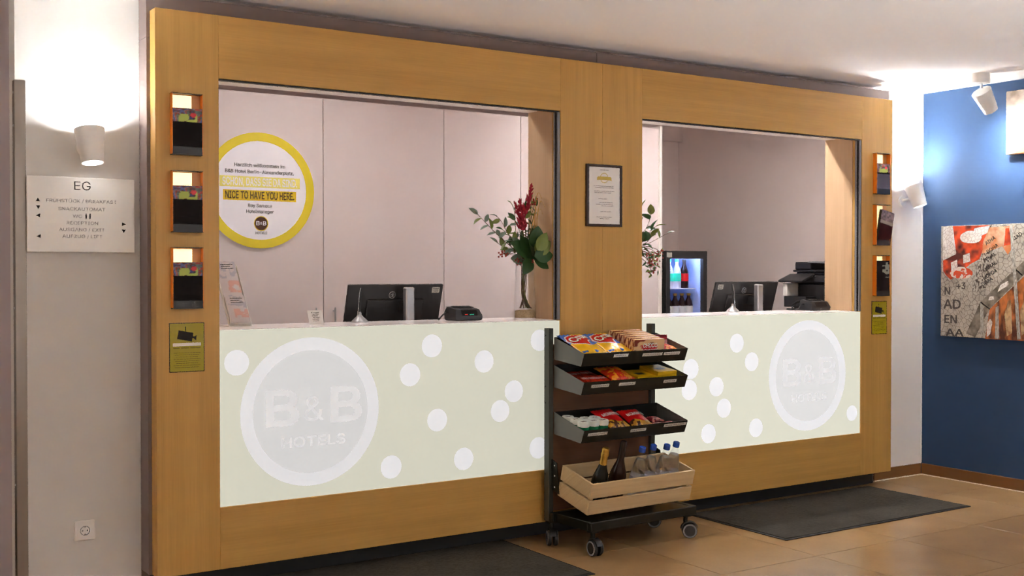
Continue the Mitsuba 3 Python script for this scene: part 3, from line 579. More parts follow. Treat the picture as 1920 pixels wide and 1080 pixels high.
# wall socket
sk = thing('wall_socket', 'white wall socket low on the wallpapered wall', 'socket')
MS = face(-0.241, YW - 0.0002, 0.293)
part(sk, 'cover_plate', moved(box(-0.0405, 0.0405, -0.0405, 0.0405, 0, 0.009, 0.003), MS), 'white_lacquer')
part(sk, 'insert', moved(cat(prism(sbox(-0.029, -0.029, 0.029, 0.029).difference(Point(0, 0).buffer(0.0195, 32)), 0.012), prism(Point(0, 0).buffer(0.0194, 32), 0.0095)), MS), 'white_lacquer')
part(sk, 'recess', moved(prism(Point(0, 0).buffer(0.0195, 32).difference(Point(0, 0).buffer(0.0172, 32)), 0.0118), MS), 'grey_plastic')
part(sk, 'pin_hole', moved(cat(prism(Point(-0.0095, 0).buffer(0.0028, 12), 0.0099), prism(Point(0.0095, 0).buffer(0.0028, 12), 0.0099)), MS), 'black_ink')
part(sk, 'earth_clip', moved(cat(box(-0.0025, 0.0025, 0.013, 0.0185, 0.0095, 0.0125), box(-0.0025, 0.0025, -0.0185, -0.013, 0.0095, 0.0125)), MS), 'steel')
# wall lamps (up and down light in a tapered shade)
def wall_lamp(c, axis, wall, wall_n, label, up_l, down_l):
    t = thing('wall_lamp', label, 'lamp')
    M = np.eye(4); M[:3, :3] = align(axis)[:3, :3]; M[:3, 3] = c
    part(t, 'shade', moved(lathe([(0.0405, -0.070), (0.0425, -0.070), (0.0585, 0.068), (0.0585, 0.070), (0.0565, 0.070), (0.0405, -0.070)], 40), M), 'white_lacquer', 40)
    part(t, 'inner_plate', moved(lathe([(0, -0.004), (0.0478, -0.004), (0.0478, 0.004), (0, 0.004)], 32), M), 'white_lacquer')
    k = part(t, 'upper_light', moved(lathe([(0, 0.0465), (0.040, 0.0465), (0.040, 0.049), (0, 0.049)], 32), M), 'sign_white', label='bright upward light')
    scene[k]['emitter'] = glow(NEUTRAL * up_l, 1.0)
    k = part(t, 'lower_light', moved(lathe([(0, -0.066), (0.038, -0.066), (0.038, -0.064), (0, -0.064)], 32), M), 'sign_white', label='glowing lower rim')
    scene[k]['emitter'] = glow(NEUTRAL * down_l, 0.1)
    w = np.array(wall)
    part(t, 'arm', tube([w, np.array(c) + (w - np.array(c)) * 0.42], 0.008, 10), 'white_lacquer')
    part(t, 'wall_plate', moved(lathe([(0, 0), (0.035, 0), (0.033, 0.012), (0, 0.012)], 28), frame(w - np.array(wall_n) * 0.0001, np.cross([0, 0, 1], wall_n), [0, 0, 1])), 'white_lacquer')
wall_lamp([-0.228, 0.094, 1.845], [-0.05, 0.20, 1], [-0.230, YW - 0.0002, 1.845], [0, -1, 0], 'white tapered wall lamp on the wallpapered wall over the glass sign', L_UP * 0.26, L_DOWN)
wall_lamp([4.872, 0.070, 1.828], [-0.14, 0.30, 1], [4.868, YW - 0.0002, 1.80], [0, -1, 0], 'tilted white wall lamp by the blue wall, right of the brochure holders', L_UP * 0.84, L_DOWN)
for p, n_, lb in (((XL, -1.6, 1.845), (1, 0, 0), 'on the far left lobby wall, nearer the corridor'), ((XL, -4.4, 1.845), (1, 0, 0), 'on the far left lobby wall, farther from the corridor'), ((-1.2, YB, 1.845), (0, 1, 0), 'on the front lobby wall, left one'), ((2.6, YB, 1.845), (0, 1, 0), 'on the front lobby wall, right one'), ((XR, -2.6, 1.845), (-1, 0, 0), 'on the blue wall, beyond the pictures'), ((XR, -4.9, 1.845), (-1, 0, 0), 'on the blue wall, at its far end')):  # unseen wall lamps, added to brighten the ceiling and the room
    wall_lamp(np.array(p) + np.array(n_) * 0.084, [0, 0, 1], np.array(p) + np.array(n_) * 0.0002, n_, 'added white fill lamp ' + lb, L_UP * (0.35 if n_[0] > 0 else 1.0 if n_[1] > 0 else 0.8), L_DOWN)
# ceiling spot by the blue wall
cs_ = thing('ceiling_spot', 'white swivelling ceiling spotlight in front of the blue wall', 'spotlight')
sc = np.array([4.70, -0.50, ZC - 0.0002])
part(cs_, 'canopy', moved(lathe([(0, 0), (0.058, 0), (0.056, -0.055), (0.054, -0.057), (0, -0.057)], 36), trimesh.transformations.translation_matrix(sc)), 'white_lacquer')
ax = np.array([0.62, -0.05, -0.78]); ax /= np.linalg.norm(ax)
j = sc + [0.012, 0, -0.085]
part(cs_, 'joint', tube([sc + [0.012, 0, -0.056], j], 0.008, 10), 'chrome')
M = np.eye(4); M[:3, :3] = align(ax)[:3, :3]; M[:3, 3] = j + ax * 0.065 + [0, 0, -0.02]
part(cs_, 'shade', moved(lathe([(0, -0.068), (0.056, -0.068), (0.058, -0.066), (0.042, 0.072), (0.040, 0.072), (0.052, -0.055), (0, -0.055)], 36), M), 'white_lacquer', 40)
k = part(cs_, 'lamp_face', moved(lathe([(0, 0.030), (0.032, 0.030), (0.032, 0.034), (0, 0.034)], 28), M), 'sign_white', label='bright lamp face')
scene[k]['emitter'] = glow(NEUTRAL * L_SPOT, 1.0)
# brochure holders
def city_cover(seed):
    g = np.random.default_rng(seed)
    def fn(u, v):
        n1 = meshkit.fbm(np.stack([u * 5, v * 14, 0 * u + seed], -1), 3); n2 = meshkit.noise(np.stack([u * 6, v * 15, 0 * u + 3 + seed], -1))
        pal = np.array([[0.16, 0.06, 0.05], [0.10, 0.14, 0.30], [0.30, 0.22, 0.24], [0.42, 0.08, 0.06], [0.16, 0.20, 0.18]])
        c = pal[np.clip((n2 * 7).astype(int) % 5, 0, 4)] * (0.5 + n1)[:, None]
        c = np.where(((v > 0.70) & (v < 0.865) & (u > 0.2) & (u < 0.82) & (n1 > 0.3))[:, None], [[0.42, 0.50, 0.12]], c)
        c = np.where((np.hypot((u - 0.7) * 0.11, (v - 0.86) * 0.21) < 0.011)[:, None], [[0.62, 0.07, 0.09]], c)
        return np.where((v < 0.69 + 0.03 * n1)[:, None], [[0.012, 0.010, 0.010]], c)
    return fn
def holder(x, zt, pos, side, kind, seed):
    t = thing('brochure_holder', f'orange acrylic brochure holder with a glowing back, {pos} of the three on the {side} board', 'brochure holder')
    w, h, d = 0.126, 0.247, 0.032
    z0 = zt - h
    part(t, 'back_plate', box(x, x + w, -0.003, -0.0003, z0, zt, 0.0005), 'amber_board')
    k = part(t, 'glow_sheet', box(x + 0.010, x + 0.088, -0.0042, -0.0032, z0 + 0.14 if kind != 1 else z0 + 0.03, zt - 0.006), 'sign_white', label='glowing back sheet')  # emissive sheet added over the left part of the back plate
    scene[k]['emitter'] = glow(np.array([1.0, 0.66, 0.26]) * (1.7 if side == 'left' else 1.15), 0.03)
    part(t, 'side_plate', box(x, x + 0.0025, -d, -0.003, z0, zt, 0.0005), 'orange_acrylic')
    part(t, 'side_plate', box(x + w - 0.0025, x + w, -d, -0.003, z0, zt if not (side == 'right' and kind == 1) else z0 + 0.035, 0.0005), 'orange_acrylic')
    part(t, 'top_edge', box(x, x + w, -d, -0.003, zt - 0.003, zt + 0.0003), 'dark_frame')
    part(t, 'bottom_plate', box(x, x + w, -d, -0.003, z0 - 0.003, z0, 0.0005), 'black_plastic')
    part(t, 'front_lip', box(x + 0.003, x + w - 0.003, -d - 0.0012, -d + 0.0002, z0 - 0.003, z0 + 0.03), 'black_plastic')
    lb = f'stack of dark city leaflets in the {pos} holder on the {side} board'
    s = thing('leaflet_pile', lb, 'leaflets')
    lh = h * 0.75 if side == 'left' else (h * 0.74, 0.20, h * 0.86)[kind]
    lw = 0.1195
    ang = 0.0 if not (side == 'right' and kind == 1) else -0.20
    xo = x + 0.0032 + (0 if side == 'left' else (0.0, 0.008, 0.0)[kind])
    M = frame([xo, -d + 0.0012, z0 + 0.001 + (0.022 if ang else 0)], [math.cos(ang), 0, math.sin(ang)], [-math.sin(ang), 0, math.cos(ang)])
    part(s, 'pages', moved(box(0, lw, 0, lh, -0.018, -0.0005), M), 'black_ink')
    m, u, v = sheet(34, 60, lambda u, v: np.stack([u * lw, v * lh, 0 * u], -1))
    col = city_cover(seed)(u, v)
    if side == 'right' and kind == 0: col = np.where((v < 0.66)[:, None], [[0.10, 0.09, 0.12]], col)  # grey reflection on the black cover put into its colour
    if side == 'right' and kind == 2: col = np.where(((v > .52) & (v < .95) & (u > .45) & (meshkit.noise(np.stack([u * 5, v * 14, 0 * u], -1)) > .5))[:, None], [[0.30, 0.30, 0.24]], [[0.014, 0.010, 0.010]])
    if side == 'right' and kind == 1: col = np.where((v > .68)[:, None], np.array([[0.20, 0.15, 0.16]]) * (0.3 + 1.4 * meshkit.noise(np.stack([u * 9, v * 16, 0 * u], -1)))[:, None], np.where((v > .58)[:, None], [[0.30, 0.27, 0.23]], [[0.03, 0.008, 0.008]]))
    part(s, 'cover', moved(m, M), 'vertex_dark', True, color=col)
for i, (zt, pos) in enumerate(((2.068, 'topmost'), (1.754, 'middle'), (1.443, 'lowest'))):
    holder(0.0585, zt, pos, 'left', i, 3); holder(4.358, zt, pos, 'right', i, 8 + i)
# camera notices
def notice(x0, x1, z0, z1, label):
    t = thing('camera_notice', label, 'sign')
    cx, cz, w, h = (x0 + x1) / 2, (z0 + z1) / 2, x1 - x0, z1 - z0
    F = face(cx, -0.0003, cz)
    part(t, 'plate', moved(prism(sbox(-w / 2, -h / 2, w / 2, h / 2), 0.002), F), 'dark_frame')
    part(t, 'print', moved(prism(sbox(-w / 2 + .003, -h / 2 + .003, w / 2 - .003, h / 2 - .003), 0.0005), F @ trimesh.transformations.translation_matrix([0, 0, 0.0018])), 'olive_yellow')
    P = F @ trimesh.transformations.translation_matrix([0, 0, 0.0022])
    cam = affinity.rotate(sbox(-0.031, -0.018, 0.031, 0.018), -11, origin=(0, 0))
    lens = affinity.rotate(Polygon([(0.030, -0.004), (0.037, -0.004), (0.047, -0.010), (0.047, 0.010), (0.037, 0.004), (0.030, 0.004)]), -11, origin=(0, 0))
    part(t, 'camera_pictogram', moved(cat(*[prism(affinity.translate(g, -0.007, 0.047), 0.0005) for g in (cam, lens)] + [bar(0.003, 0.022, -0.005, 0.075, 0.0004)]), P), 'black_ink')
    part(t, 'white_line', moved(bar(0.116, 0.013, 0, 0.012, 0.0004), P), 'paper')
    part(t, 'print_line', moved(cat(bar(0.026, 0.0045, -0.044, -0.002, 0.0004), bar(0.032, 0.0045, -0.008, -0.002, 0.0004), bar(0.042, 0.0045, 0.035, -0.002, 0.0004), *[bar(0.11 - 0.01 * (i % 3), 0.002, 0, -0.022 - 0.0085 * i, 0.0004) for i in range(8)]), P), 'olive_ink')
notice(0.0515, 0.1965, 0.933, 1.135, 'yellow camera notice on the left board below the brochure holders')
notice(4.353, 4.4925, 0.958, 1.161, 'yellow camera notice on the right board below the brochure holders')
# framed certificate
ce = thing('certificate', 'black framed certificate hanging on the middle wooden board', 'framed certificate')
cx0, cx1, cz0, cz1 = 2.160, 2.3915, 1.574, 1.891
part(ce, 'frame', cat(box(cx0, cx0 + 0.017, -0.014, -0.0003, cz0, cz1, 0.002), box(cx1 - 0.013, cx1, -0.014, -0.0003, cz0, cz1, 0.002), box(cx0 + 0.0165, cx1 - 0.0125, -0.014, -0.0003, cz1 - 0.013, cz1, 0.002), box(cx0 + 0.0165, cx1 - 0.0125, -0.014, -0.0003, cz0, cz0 + 0.013, 0.002)), 'dark_frame')
part(ce, 'paper', box(cx0 + 0.016, cx1 - 0.012, -0.006, -0.0004, cz0 + 0.012, cz1 - 0.012), 'paper')
FC = face(2.278, -0.0061, 1.733)
part(ce, 'gold_seal', moved(cat(prism(Point(0, 0.090).buffer(0.026, 12).difference(Point(0, 0.09).buffer(0.023, 12)), 0.0004), bar(0.082, 0.018, 0, 0.088, 0.0006), prism(Polygon([(-.047, .076), (-.035, .079), (-.035, .095), (-.047, .092)]), 0.0004), prism(Polygon([(.047, .076), (.035, .079), (.035, .095), (.047, .092)]), 0.0004)), FC), 'gold_ink')
part(ce, 'print_line', moved(cat(bar(0.06, 0.003, 0, 0.131, 0.0004), *[bar(w, 0.0024, x, z, 0.0004) for w, x, z in ((.13, -.005, .048), (.12, 0, .040), (.13, 0, .022), (.11, -.01, .014), (.055, -.01, -.017), (.09, .01, -.036), (.11, 0, -.045), (.08, .02, -.053), (.07, .01, -.083), (.10, 0, -.110), (.06, 0, -.118))]), FC), 'light_grey_ink')

# ------------------------------------------------------------------ pictures on the blue wall
def crackle(a, b, k, dark, light):
    v1, v2, cr = voronoi(a * k, b * k)
    return mix(dark, light, dr.clip(smoothstep(0.02, 0.20, v2 - v1) * 0.55 + 0.75 * fbm(a * 20, b * 20, 2, 4) - 0.12, 0, 1))
def art_fn(p, n, uv):
    a, b = (0.014 - p.y), (p.z - 0.926)                   # metres from the lower left corner
    col = crackle(a, b, 34, (0.13, 0.10, 0.075), (0.47, 0.42, 0.35))
    spk = dr.select(noise(a * 150, b * 85, 5) > 0.60, 1.0, 0.0) * smoothstep(0.07, 0.03, dr.abs(a - 0.30 - 0.22 * (b - 0.4))) * smoothstep(0.27, 0.32, b)
    lat = smoothstep(0.55, 0.8, dr.sin((a * 1.6 + b) * 260)) * smoothstep(0.06, 0.03, dr.abs(a - 0.10 - 0.30 * b)) * smoothstep(0.45, 0.40, b)
    return mix(mix(col, (0.55, 0.50, 0.43), 0.55 * lat), (0.06, 0.04, 0.03), spk)
mat('art_print', mikit.proc(art_fn), 0.55)
pc = thing('wall_picture', 'large red and grey graffiti collage canvas hanging low on the blue wall', 'picture')
part(pc, 'canvas', box(XR - 0.035, XR - 0.0005, -1.05, 0.014, 0.927, 1.636, 0.002), 'art_print')
FA = frame([XR - 0.0352, 0.014, 0.927], [0, -1, 0], [0, 0, 1])
def ink(nm, fn): return mat(nm, mikit.proc(fn), 0.55)
ink('ink_red', lambda p, n, uv: mix((0.07, 0.010, 0.007), (0.58, 0.06, 0.015), dr.clip(fbm(p.y * 16, p.z * 16, 3, 3) * 3.0 - 1.0, 0, 1)))
ink('ink_white', lambda p, n, uv: crackle(p.y, p.z, 46, (0.36, 0.27, 0.22), (0.80, 0.76, 0.70)))
ink('ink_mottle', lambda p, n, uv: mix((0.55, 0.06, 0.02), (0.72, 0.60, 0.50), smoothstep(0.45, 0.56, fbm(p.y * 42, p.z * 42, 1, 3))))
ink('ink_peach', lambda p, n, uv: mix((0.50, 0.16, 0.05), (0.62, 0.42, 0.27), dr.clip(fbm(p.y * 24, p.z * 24, 4, 3) * 2.4 - 0.7, 0, 1)))
ink('ink_rust', lambda p, n, uv: mix((0.08, 0.020, 0.010), (0.46, 0.13, 0.03), dr.clip(fbm(p.y * 40, p.z * 16, 1, 3) * 2.4 - 0.7, 0, 1)))
ink('ink_ochre', lambda p, n, uv: mix((0.20, 0.08, 0.03), (0.52, 0.36, 0.19), dr.clip(fbm(p.y * 40, p.z * 30, 6, 3) * 2.4 - 0.6, 0, 1)))
ink('ink_beam', lambda p, n, uv: mix((0.09, 0.07, 0.05), (0.27, 0.225, 0.17), dr.clip(fbm(p.y * 30, p.z * 30, 1, 3) * 1.8 - 0.4, 0, 1)))
ink('ink_post', lambda p, n, uv: mix((0.20, 0.18, 0.15), (0.52, 0.49, 0.43), noise(p.y * 200, p.z * 90)))
def art(pts, m, lay, lb):
    q = [(x / 570 * 0.579, (785 + 20 * x / 570 - y) / (735 + 40 * x / 570) * 0.705 + 0.002) for x, y in pts]
    part(pc, 'painted_shape', moved(prism(Polygon(q).buffer(0), 0.0004 + 0.0003 * lay), FA), m, label=lb)
def ell(cx, cy, rx, ry, n=28): return [(cx + rx * math.cos(t), cy + ry * math.sin(t) * (1 + 0.06 * math.sin(3 * t))) for t in np.linspace(0, 2 * math.pi, n, endpoint=False)]
art([(82, 46), (345, 40), (312, 130), (300, 205), (275, 268), (215, 300), (75, 408), (40, 380), (18, 350), (16, 280), (110, 235)], 'ink_red', 0, 'red painted patch')
art([(16, 50), (86, 46), (112, 235), (16, 276)], 'ink_white', 1, 'white painted corner')
art([(345, 55), (505, 44), (498, 190), (468, 238), (430, 182), (292, 232), (300, 150)], 'ink_peach', 0, 'orange painted patch')
art([(452, 62), (474, 60), (496, 168), (442, 178)], 'ink_red', 1, 'red painted wedge')
art([(240, 62), (345, 42), (330, 92), (285, 112), (232, 92)], 'ink_white', 1, 'white painted patch')
art(ell(214, 122, 76, 42), 'ink_white', 2, 'pale painted disc')
art([(74, 292), (118, 272), (122, 330), (78, 348)], 'ink_white', 2, 'white painted square'); art([(160, 244), (208, 226), (212, 284), (164, 298)], 'ink_white', 2, 'white painted square')
art(ell(148, 362, 82, 40), 'ink_mottle', 1, 'red and white painted patch')
art([(318, 803), (348, 604), (570, 385), (640, 330), (1000, 330), (1000, 826)], 'ink_rust', 0, 'rust-red painted hall')
art([(186, 768), (250, 792), (345, 602), (570, 372), (700, 250), (700, 160), (570, 282), (284, 556)], 'ink_beam', 1, 'grey painted beam')
art([(288, 552), (352, 600), (348, 606), (283, 560)], 'black_ink', 2, 'dark painted line'); art([(520, 330), (566, 372), (562, 378), (514, 338)], 'black_ink', 2, 'dark painted line')
art([(470, 545), (492, 540), (500, 760), (464, 782), (448, 640)], 'ink_ochre', 1, 'ochre painted figure'); art([(330, 700), (352, 668), (368, 690), (352, 770), (330, 790)], 'ink_white', 1, 'pale painted figure'); art([(550, 610), (600, 480), (640, 700), (560, 780)], 'ink_ochre', 1, 'ochre painted figure')
art([(284, 560), (306, 580), (310, 796), (286, 796)], 'ink_post', 3, 'pale painted post'); art([(388, 590), (408, 580), (414, 800), (386, 800)], 'ink_post', 1, 'pale painted post'); art([(478, 40), (500, 38), (556, 800), (534, 802)], 'ink_post', 3, 'pale painted post')
art([(346, 520), (372, 512), (378, 536), (340, 544)], 'ink_white', 2, 'pale painted fleck'); art([(420, 440), (470, 412), (474, 440), (428, 470), (400, 490)], 'ink_white', 2, 'pale painted fleck')
part(pc, 'painted_lettering', cat(text('N', 0.048, FA, 0.050, 0.268, bold=True, depth=.0008), text('+3', 0.040, FA, 0.150, 0.306, depth=.0008, bold=True), text('AD', 0.056, FA, 0.085, 0.180, bold=True, depth=.0008, stretch=1.2), text('EN', 0.050, FA, 0.075, 0.086, bold=True, depth=.0008, stretch=1.1), text('AA', 0.044, FA, 0.105, 0.004, bold=True, depth=.0008, stretch=1.6)), 'grey_ink', False)
part(pc, 'painted_script', cat(*[moved(text(s, 0.022, np.eye(4), 0, 0, bold=True, depth=.0008), FA @ trimesh.transformations.translation_matrix([x, y, 0]) @ trimesh.transformations.rotation_matrix(0.55, [0, 0, 1])) for s, x, y in (('AIHA', .36, .60), ('DOHA', .375, .55), ('ENAL', .365, .50), ('JANAL', .36, .44), ('HOFOA', .36, .39), ('DORA', .34, .345), ('RIAD', .54, .62))]), 'black_ink', False)
def art2_fn(p, n, uv):
    a, b = (-0.44 - p.y), p.z - 2.05
    g = fbm(a * 16, b * 16, 9, 4)
    c = mix((0.30, 0.22, 0.15), (0.72, 0.64, 0.54), dr.clip(g * 1.7 - 0.3, 0, 1))
    return mix(c, (0.62, 0.20, 0.05), smoothstep(0.10, 0.04, b) * smoothstep(0.03, 0.09, a) * 0.9)
mat('art_print_2', mikit.proc(art2_fn), 0.6)
single('wall_picture', box(XR - 0.05, XR - 0.0005, -1.15, -0.452, 2.058, 2.442, 0.002), 'art_print_2', 'brightly lit picture high on the blue wall at the right edge', 'picture')

# ------------------------------------------------------------------ floor mats
for x0, x1, y1, lb in ((0.25, 1.752, 0.14, 'dark grey entrance mat in front of the left counter panel'), (2.930, 4.430, 0.085, 'dark grey entrance mat in front of the right counter panel, by the rack')):
    t = thing('floor_mat', lb, 'mat')
    y0 = y1 - 0.765 if x0 < 1 else -0.645
    part(t, 'rubber_edge', box(x0, x1, y0, y1, 0.0006, 0.005, 0.002), 'rubber')
    part(t, 'pile', box(x0 + 0.016, x1 - 0.016, y0 + 0.016, y1 - 0.016, 0.0051, 0.0085, 0.001), 'mat_pile')

# ------------------------------------------------------------------ snack rack on castors
TH = math.radians(2.4)
RU, RV, RO = np.array([math.cos(TH), math.sin(TH), 0]), np.array([-math.sin(TH), math.cos(TH), 0]), np.array([1.917, -0.376, 0])
RM = np.eye(4); RM[:3, 0], RM[:3, 1], RM[:3, 3] = RU, RV, RO
W = 0.690
def rp(parent, nm, mesh, m, smooth=30, label=None, **kw): return part(parent, nm, moved(mesh, RM), m, smooth, label, **kw)
rk = thing('snack_rack', 'black metal snack rack on castors in front of the middle board', 'rack')
rp(rk, 'post', box(-0.020, 0.008, 0.302, 0.342, 0.118, 1.066, 0.002), 'rack_post')
rp(rk, 'post', box(W - 0.035, W - 0.007, 0.302, 0.342, 0.118, 1.071, 0.002), 'rack_post')
rp(rk, 'back_panel', box(0.0085, W - 0.0355, 0.322, 0.334, 0.1635, 0.985), 'back_board', label='dark wooden back panel')
bs = rp(rk, 'base', cat(box(0, W, 0, 0.03, 0.118, 0.163, 0.004), box(-0.020, W, 0.27, 0.3015, 0.118, 0.163, 0.004), box(0, 0.03, 0.03, 0.27, 0.118, 0.163, 0.003), box(W - 0.03, W, 0.03, 0.27, 0.118, 0.163, 0.003), box(0.03, W - 0.03, 0.03, 0.27, 0.150, 0.160)), 'black_metal')
for z in (1.03, 0.78, 0.70, 0.35): rp(rk, 'screw', moved(lathe([(0, 0), (0.004, 0), (0.003, 0.002), (0, 0.0025)], 10), frame([-0.0201, 0.330, z], [0, -1, 0], [0, 0, 1])), 'black_ink')
def castor(u, v, nrm):
    t = rp(rk, 'castor', cat(box(u - 0.022, u + 0.022, v - 0.022, v + 0.022, 0.108, 0.1178, 0.002), moved(lathe([(0, 0.078), (0.011, 0.078), (0.011, 0.108), (0, 0.108)], 14), trimesh.transformations.translation_matrix([u, v, 0]))), 'black_metal')
    n = np.array(nrm, float); n /= np.linalg.norm(n); s = np.cross([0, 0, 1], n)
    c = np.array([u, v, 0.0385]) + s * 0.020
    A = frame(c, s, [0, 0, 1])       # local z = s x up = n direction
    for sg in (-1, 1):
        prof = [(0, 0.006), (0.030, 0.006), (0.0372, 0.008), (0.038, 0.012), (0.038, 0.020), (0.0360, 0.024), (0.027, 0.025), (0, 0.0235)]
        rp(t, 'wheel', moved(lathe([(r, z * sg) for r, z in prof], 32), A), 'black_plastic', 35)
        rp(t, 'rim', moved(lathe([(0.0275, 0.0252 * sg), (0.0345, 0.0245 * sg), (0.0345, 0.0262 * sg), (0.0275, 0.0268 * sg), (0.0275, 0.0252 * sg)], 32), A), 'grey_plastic', label='grey wheel rim')
    hood = Polygon([(0.041 * math.cos(a), 0.041 * math.sin(a)) for a in np.linspace(0.35, 2.9, 14)] + [(0.046 * math.cos(a), 0.046 * math.sin(a)) for a in np.linspace(2.9, 0.35, 14)])
    h = prism(hood, 0.030); h.apply_translation([0, 0, -0.015]); rp(t, 'hood', moved(h, A), 'black_plastic')
castor(0.036, 0.033, (-1, 0.12, 0)); castor(W - 0.045, 0.036, (-0.62, -0.78, 0)); castor(0.004, 0.312, (-0.9, 0.5, 0)); castor(W - 0.03, 0.315, (-0.6, -0.7, 0))
TRAYS = {1: 0.0, 2: -0.137, 3: -0.367}
T0, T1 = 0.010, 0.692
def tray(n):
    dz = TRAYS[n]
    side = [(0.093, 0.892), (0.068, 0.954), (0.300, 1.022), (0.300, 0.913)]
    def plate(u0, u1): 
        m = prism(Polygon(side), u1 - u0); M = np.eye(4); M[:3, 0], M[:3, 1], M[:3, 2], M[:3, 3] = [0, 1, 0], [0, 0, 1], [1, 0, 0], [u0, 0, dz]
        return moved(m, M)
    def wall(p, q, t):
        p, q = np.array(p), np.array(q); d = q - p; nn = np.array([-d[1], d[0]]) / np.linalg.norm(d) * t
        m = prism(Polygon([p, q, q + nn, p + nn]), T1 - T0 - 0.004); M = np.eye(4); M[:3, 0], M[:3, 1], M[:3, 2], M[:3, 3] = [0, 1, 0], [0, 0, 1], [1, 0, 0], [T0 + 0.002, 0, dz]
        return moved(m, M)
    k = rp(rk, 'tray', cat(wall(side[0], side[3], 0.002), wall(side[1], side[0], 0.002), wall(side[3], side[2], 0.002)), 'black_metal', False, label='%s tilted tray' % {1: 'top', 2: 'second', 3: 'third'}[n])
    rp(k, 'side_plate', plate(T0, T0 + 0.002), 'rack_side'); rp(k, 'side_plate', plate(T1 - 0.002, T1), 'rack_side')
    # price strips on the sloping front
    d = np.array([0.068 - 0.093, 0.954 - 0.892]); d /= np.linalg.norm(d)
    SM = frame([0, 0.0925 - 0.0008, 0.892 + dz], [1, 0, 0], [0, d[0], d[1]])
    for (u0, u1, v) in {1: [(0.200, 0.292, 0.048), (0.388, 0.520, 0.044), (0.530, 0.640, 0.044)], 2: [(0.060, 0.170, 0.044), (0.235, 0.340, 0.044), (0.530, 0.618, 0.042)], 3: [(0.040, 0.160, 0.044), (0.310, 0.412, 0.042), (0.530, 0.684, 0.050)]}[n]:
        s = rp(k, 'price_strip', moved(box(u0, u1, v - 0.008, v + 0.008, 0.0004, 0.0016), SM), 'label_paper', label='pale price strip')
        rp(s, 'print', moved(cat(*[box(u, u + 0.008, v - 0.0025, v + 0.0025, 0.0016, 0.0019) for u in np.arange(u0 + 0.010, u1 - 0.014, 0.012)]), SM), 'light_grey_ink')
    return k
for n in (1, 2, 3): tray(n)
# tray floor: local frame with x = u, y = up the slope (to the rear), z = up
FL = np.array([0.300 - 0.093, 0.913 - 0.892]); FL /= np.linalg.norm(FL)
def tf(n, u, s, z=0.0, yaw=0.0, pitch=0.0):
    M = frame([u, 0.095 + s * FL[0], 0.8945 + TRAYS[n] + s * FL[1] + z], [1, 0, 0], [0, FL[0], FL[1]])
    return RM @ M @ trimesh.transformations.rotation_matrix(yaw, [0, 0, 1]) @ trimesh.transformations.rotation_matrix(pitch, [1, 0, 0])
def pillow_h(u, v, t):
    e = np.clip(np.sin(np.pi * np.clip(u, 0, 1)), 0, 1) ** 0.55 * np.clip(np.sin(np.pi * np.clip((v - 0.06) / 0.88, 0, 1)), 0, 1) ** 0.5
    return t * e + 0.0015 + 0.0025 * np.sin(u * 40 + v * 9) * (np.minimum(v, 1 - v) < 0.14)
def pillow(w, h, t, colfn, nu=44, nv=56, noisy=0.0):
    def fn(u, v):
        z = pillow_h(u, v, t)
        if noisy: z = z + noisy * (meshkit.fbm(np.stack([u * 5, v * 6, 0 * u + w * 70], -1), 3) - 0.5) * np.sin(np.pi * u) * np.sin(np.pi * v)
        return np.stack([(u - 0.5) * w * (1 - 0.05 * np.sin(np.pi * v)), v * h, z], -1)
    a, u, v = sheet(nu, nv, fn)
    b = a.copy(); b.vertices = b.vertices * [1, 1, -0.6]; b.faces = b.faces[:, ::-1]
    return cat(a, b), np.vstack([colfn(u, v), colfn(u, v)])
def rep(t, m, col, M, nm='bag'): return part(t, nm, moved(m, M), 'vertex_print', True, color=col)
BLUE, YEL, RED, WHT = np.array(lin(48, 106, 196)), np.array(lin(246, 190, 22)), np.array(lin(186, 12, 26)), np.array(lin(236, 214, 214))
SHIELD = Polygon([(0.03, 0.66), (0.10, 0.80), (0.55, 0.93), (0.95, 0.78), (0.93, 0.66), (0.70, 0.56), (0.62, 0.36), (0.36, 0.42), (0.10, 0.50)])
from shapely import contains_xy
def crisp(u, v):
    n1 = meshkit.fbm(np.stack([u * 5, v * 6, 0 * u], -1), 3)
    c = np.where((v > 0.47 + 0.10 * np.sin(u * 6 + 0.5))[:, None], BLUE, YEL * (0.75 + 0.5 * n1)[:, None])
    c = np.where(((n1 > 0.60) & (v < 0.16))[:, None], BLUE * 0.8, c)
    c = np.where(((v > 0.9) & (u > 0.5))[:, None], YEL, c)
    c = np.where(contains_xy(SHIELD.buffer(0.035), u, v)[:, None], WHT, c)
    return np.where(contains_xy(SHIELD, u, v)[:, None], RED, c)
def crisp_bag(u, yaw, label):
    t = thing('crisp_bag', label, 'crisp bag', None)
    w, h, th = 0.158, 0.240, 0.020
    M = tf(1, u, -0.012, 0.048, yaw, math.radians(15.5))
    m, col = pillow(w, h, th, crisp, 70, 90, 0.006); rep(t, m, col, M)
    tx = meshkit.text_mesh('Crun', 0.046, 0.0005, True)
    A = trimesh.transformations.rotation_matrix(0.42, [0, 0, 1]); tx.apply_transform(A)
    tx.apply_translation(-tx.bounds.mean(0)); tx.vertices[:, 0] += -0.002; tx.vertices[:, 1] += 0.66 * h
    uu, vv = tx.vertices[:, 0] / w + 0.5, tx.vertices[:, 1] / h
    tx.vertices[:, 2] = pillow_h(uu, vv, th) + 0.006 + tx.vertices[:, 2]
    part(t, 'lettering', moved(tx, M), 'jar_white', False)
crisp_bag(0.108, 0.0, 'blue and yellow crisp bag at the left end of the top tray')
crisp_bag(0.269, 0.0, 'blue and yellow crisp bag in the top tray, beside the cookie boxes')
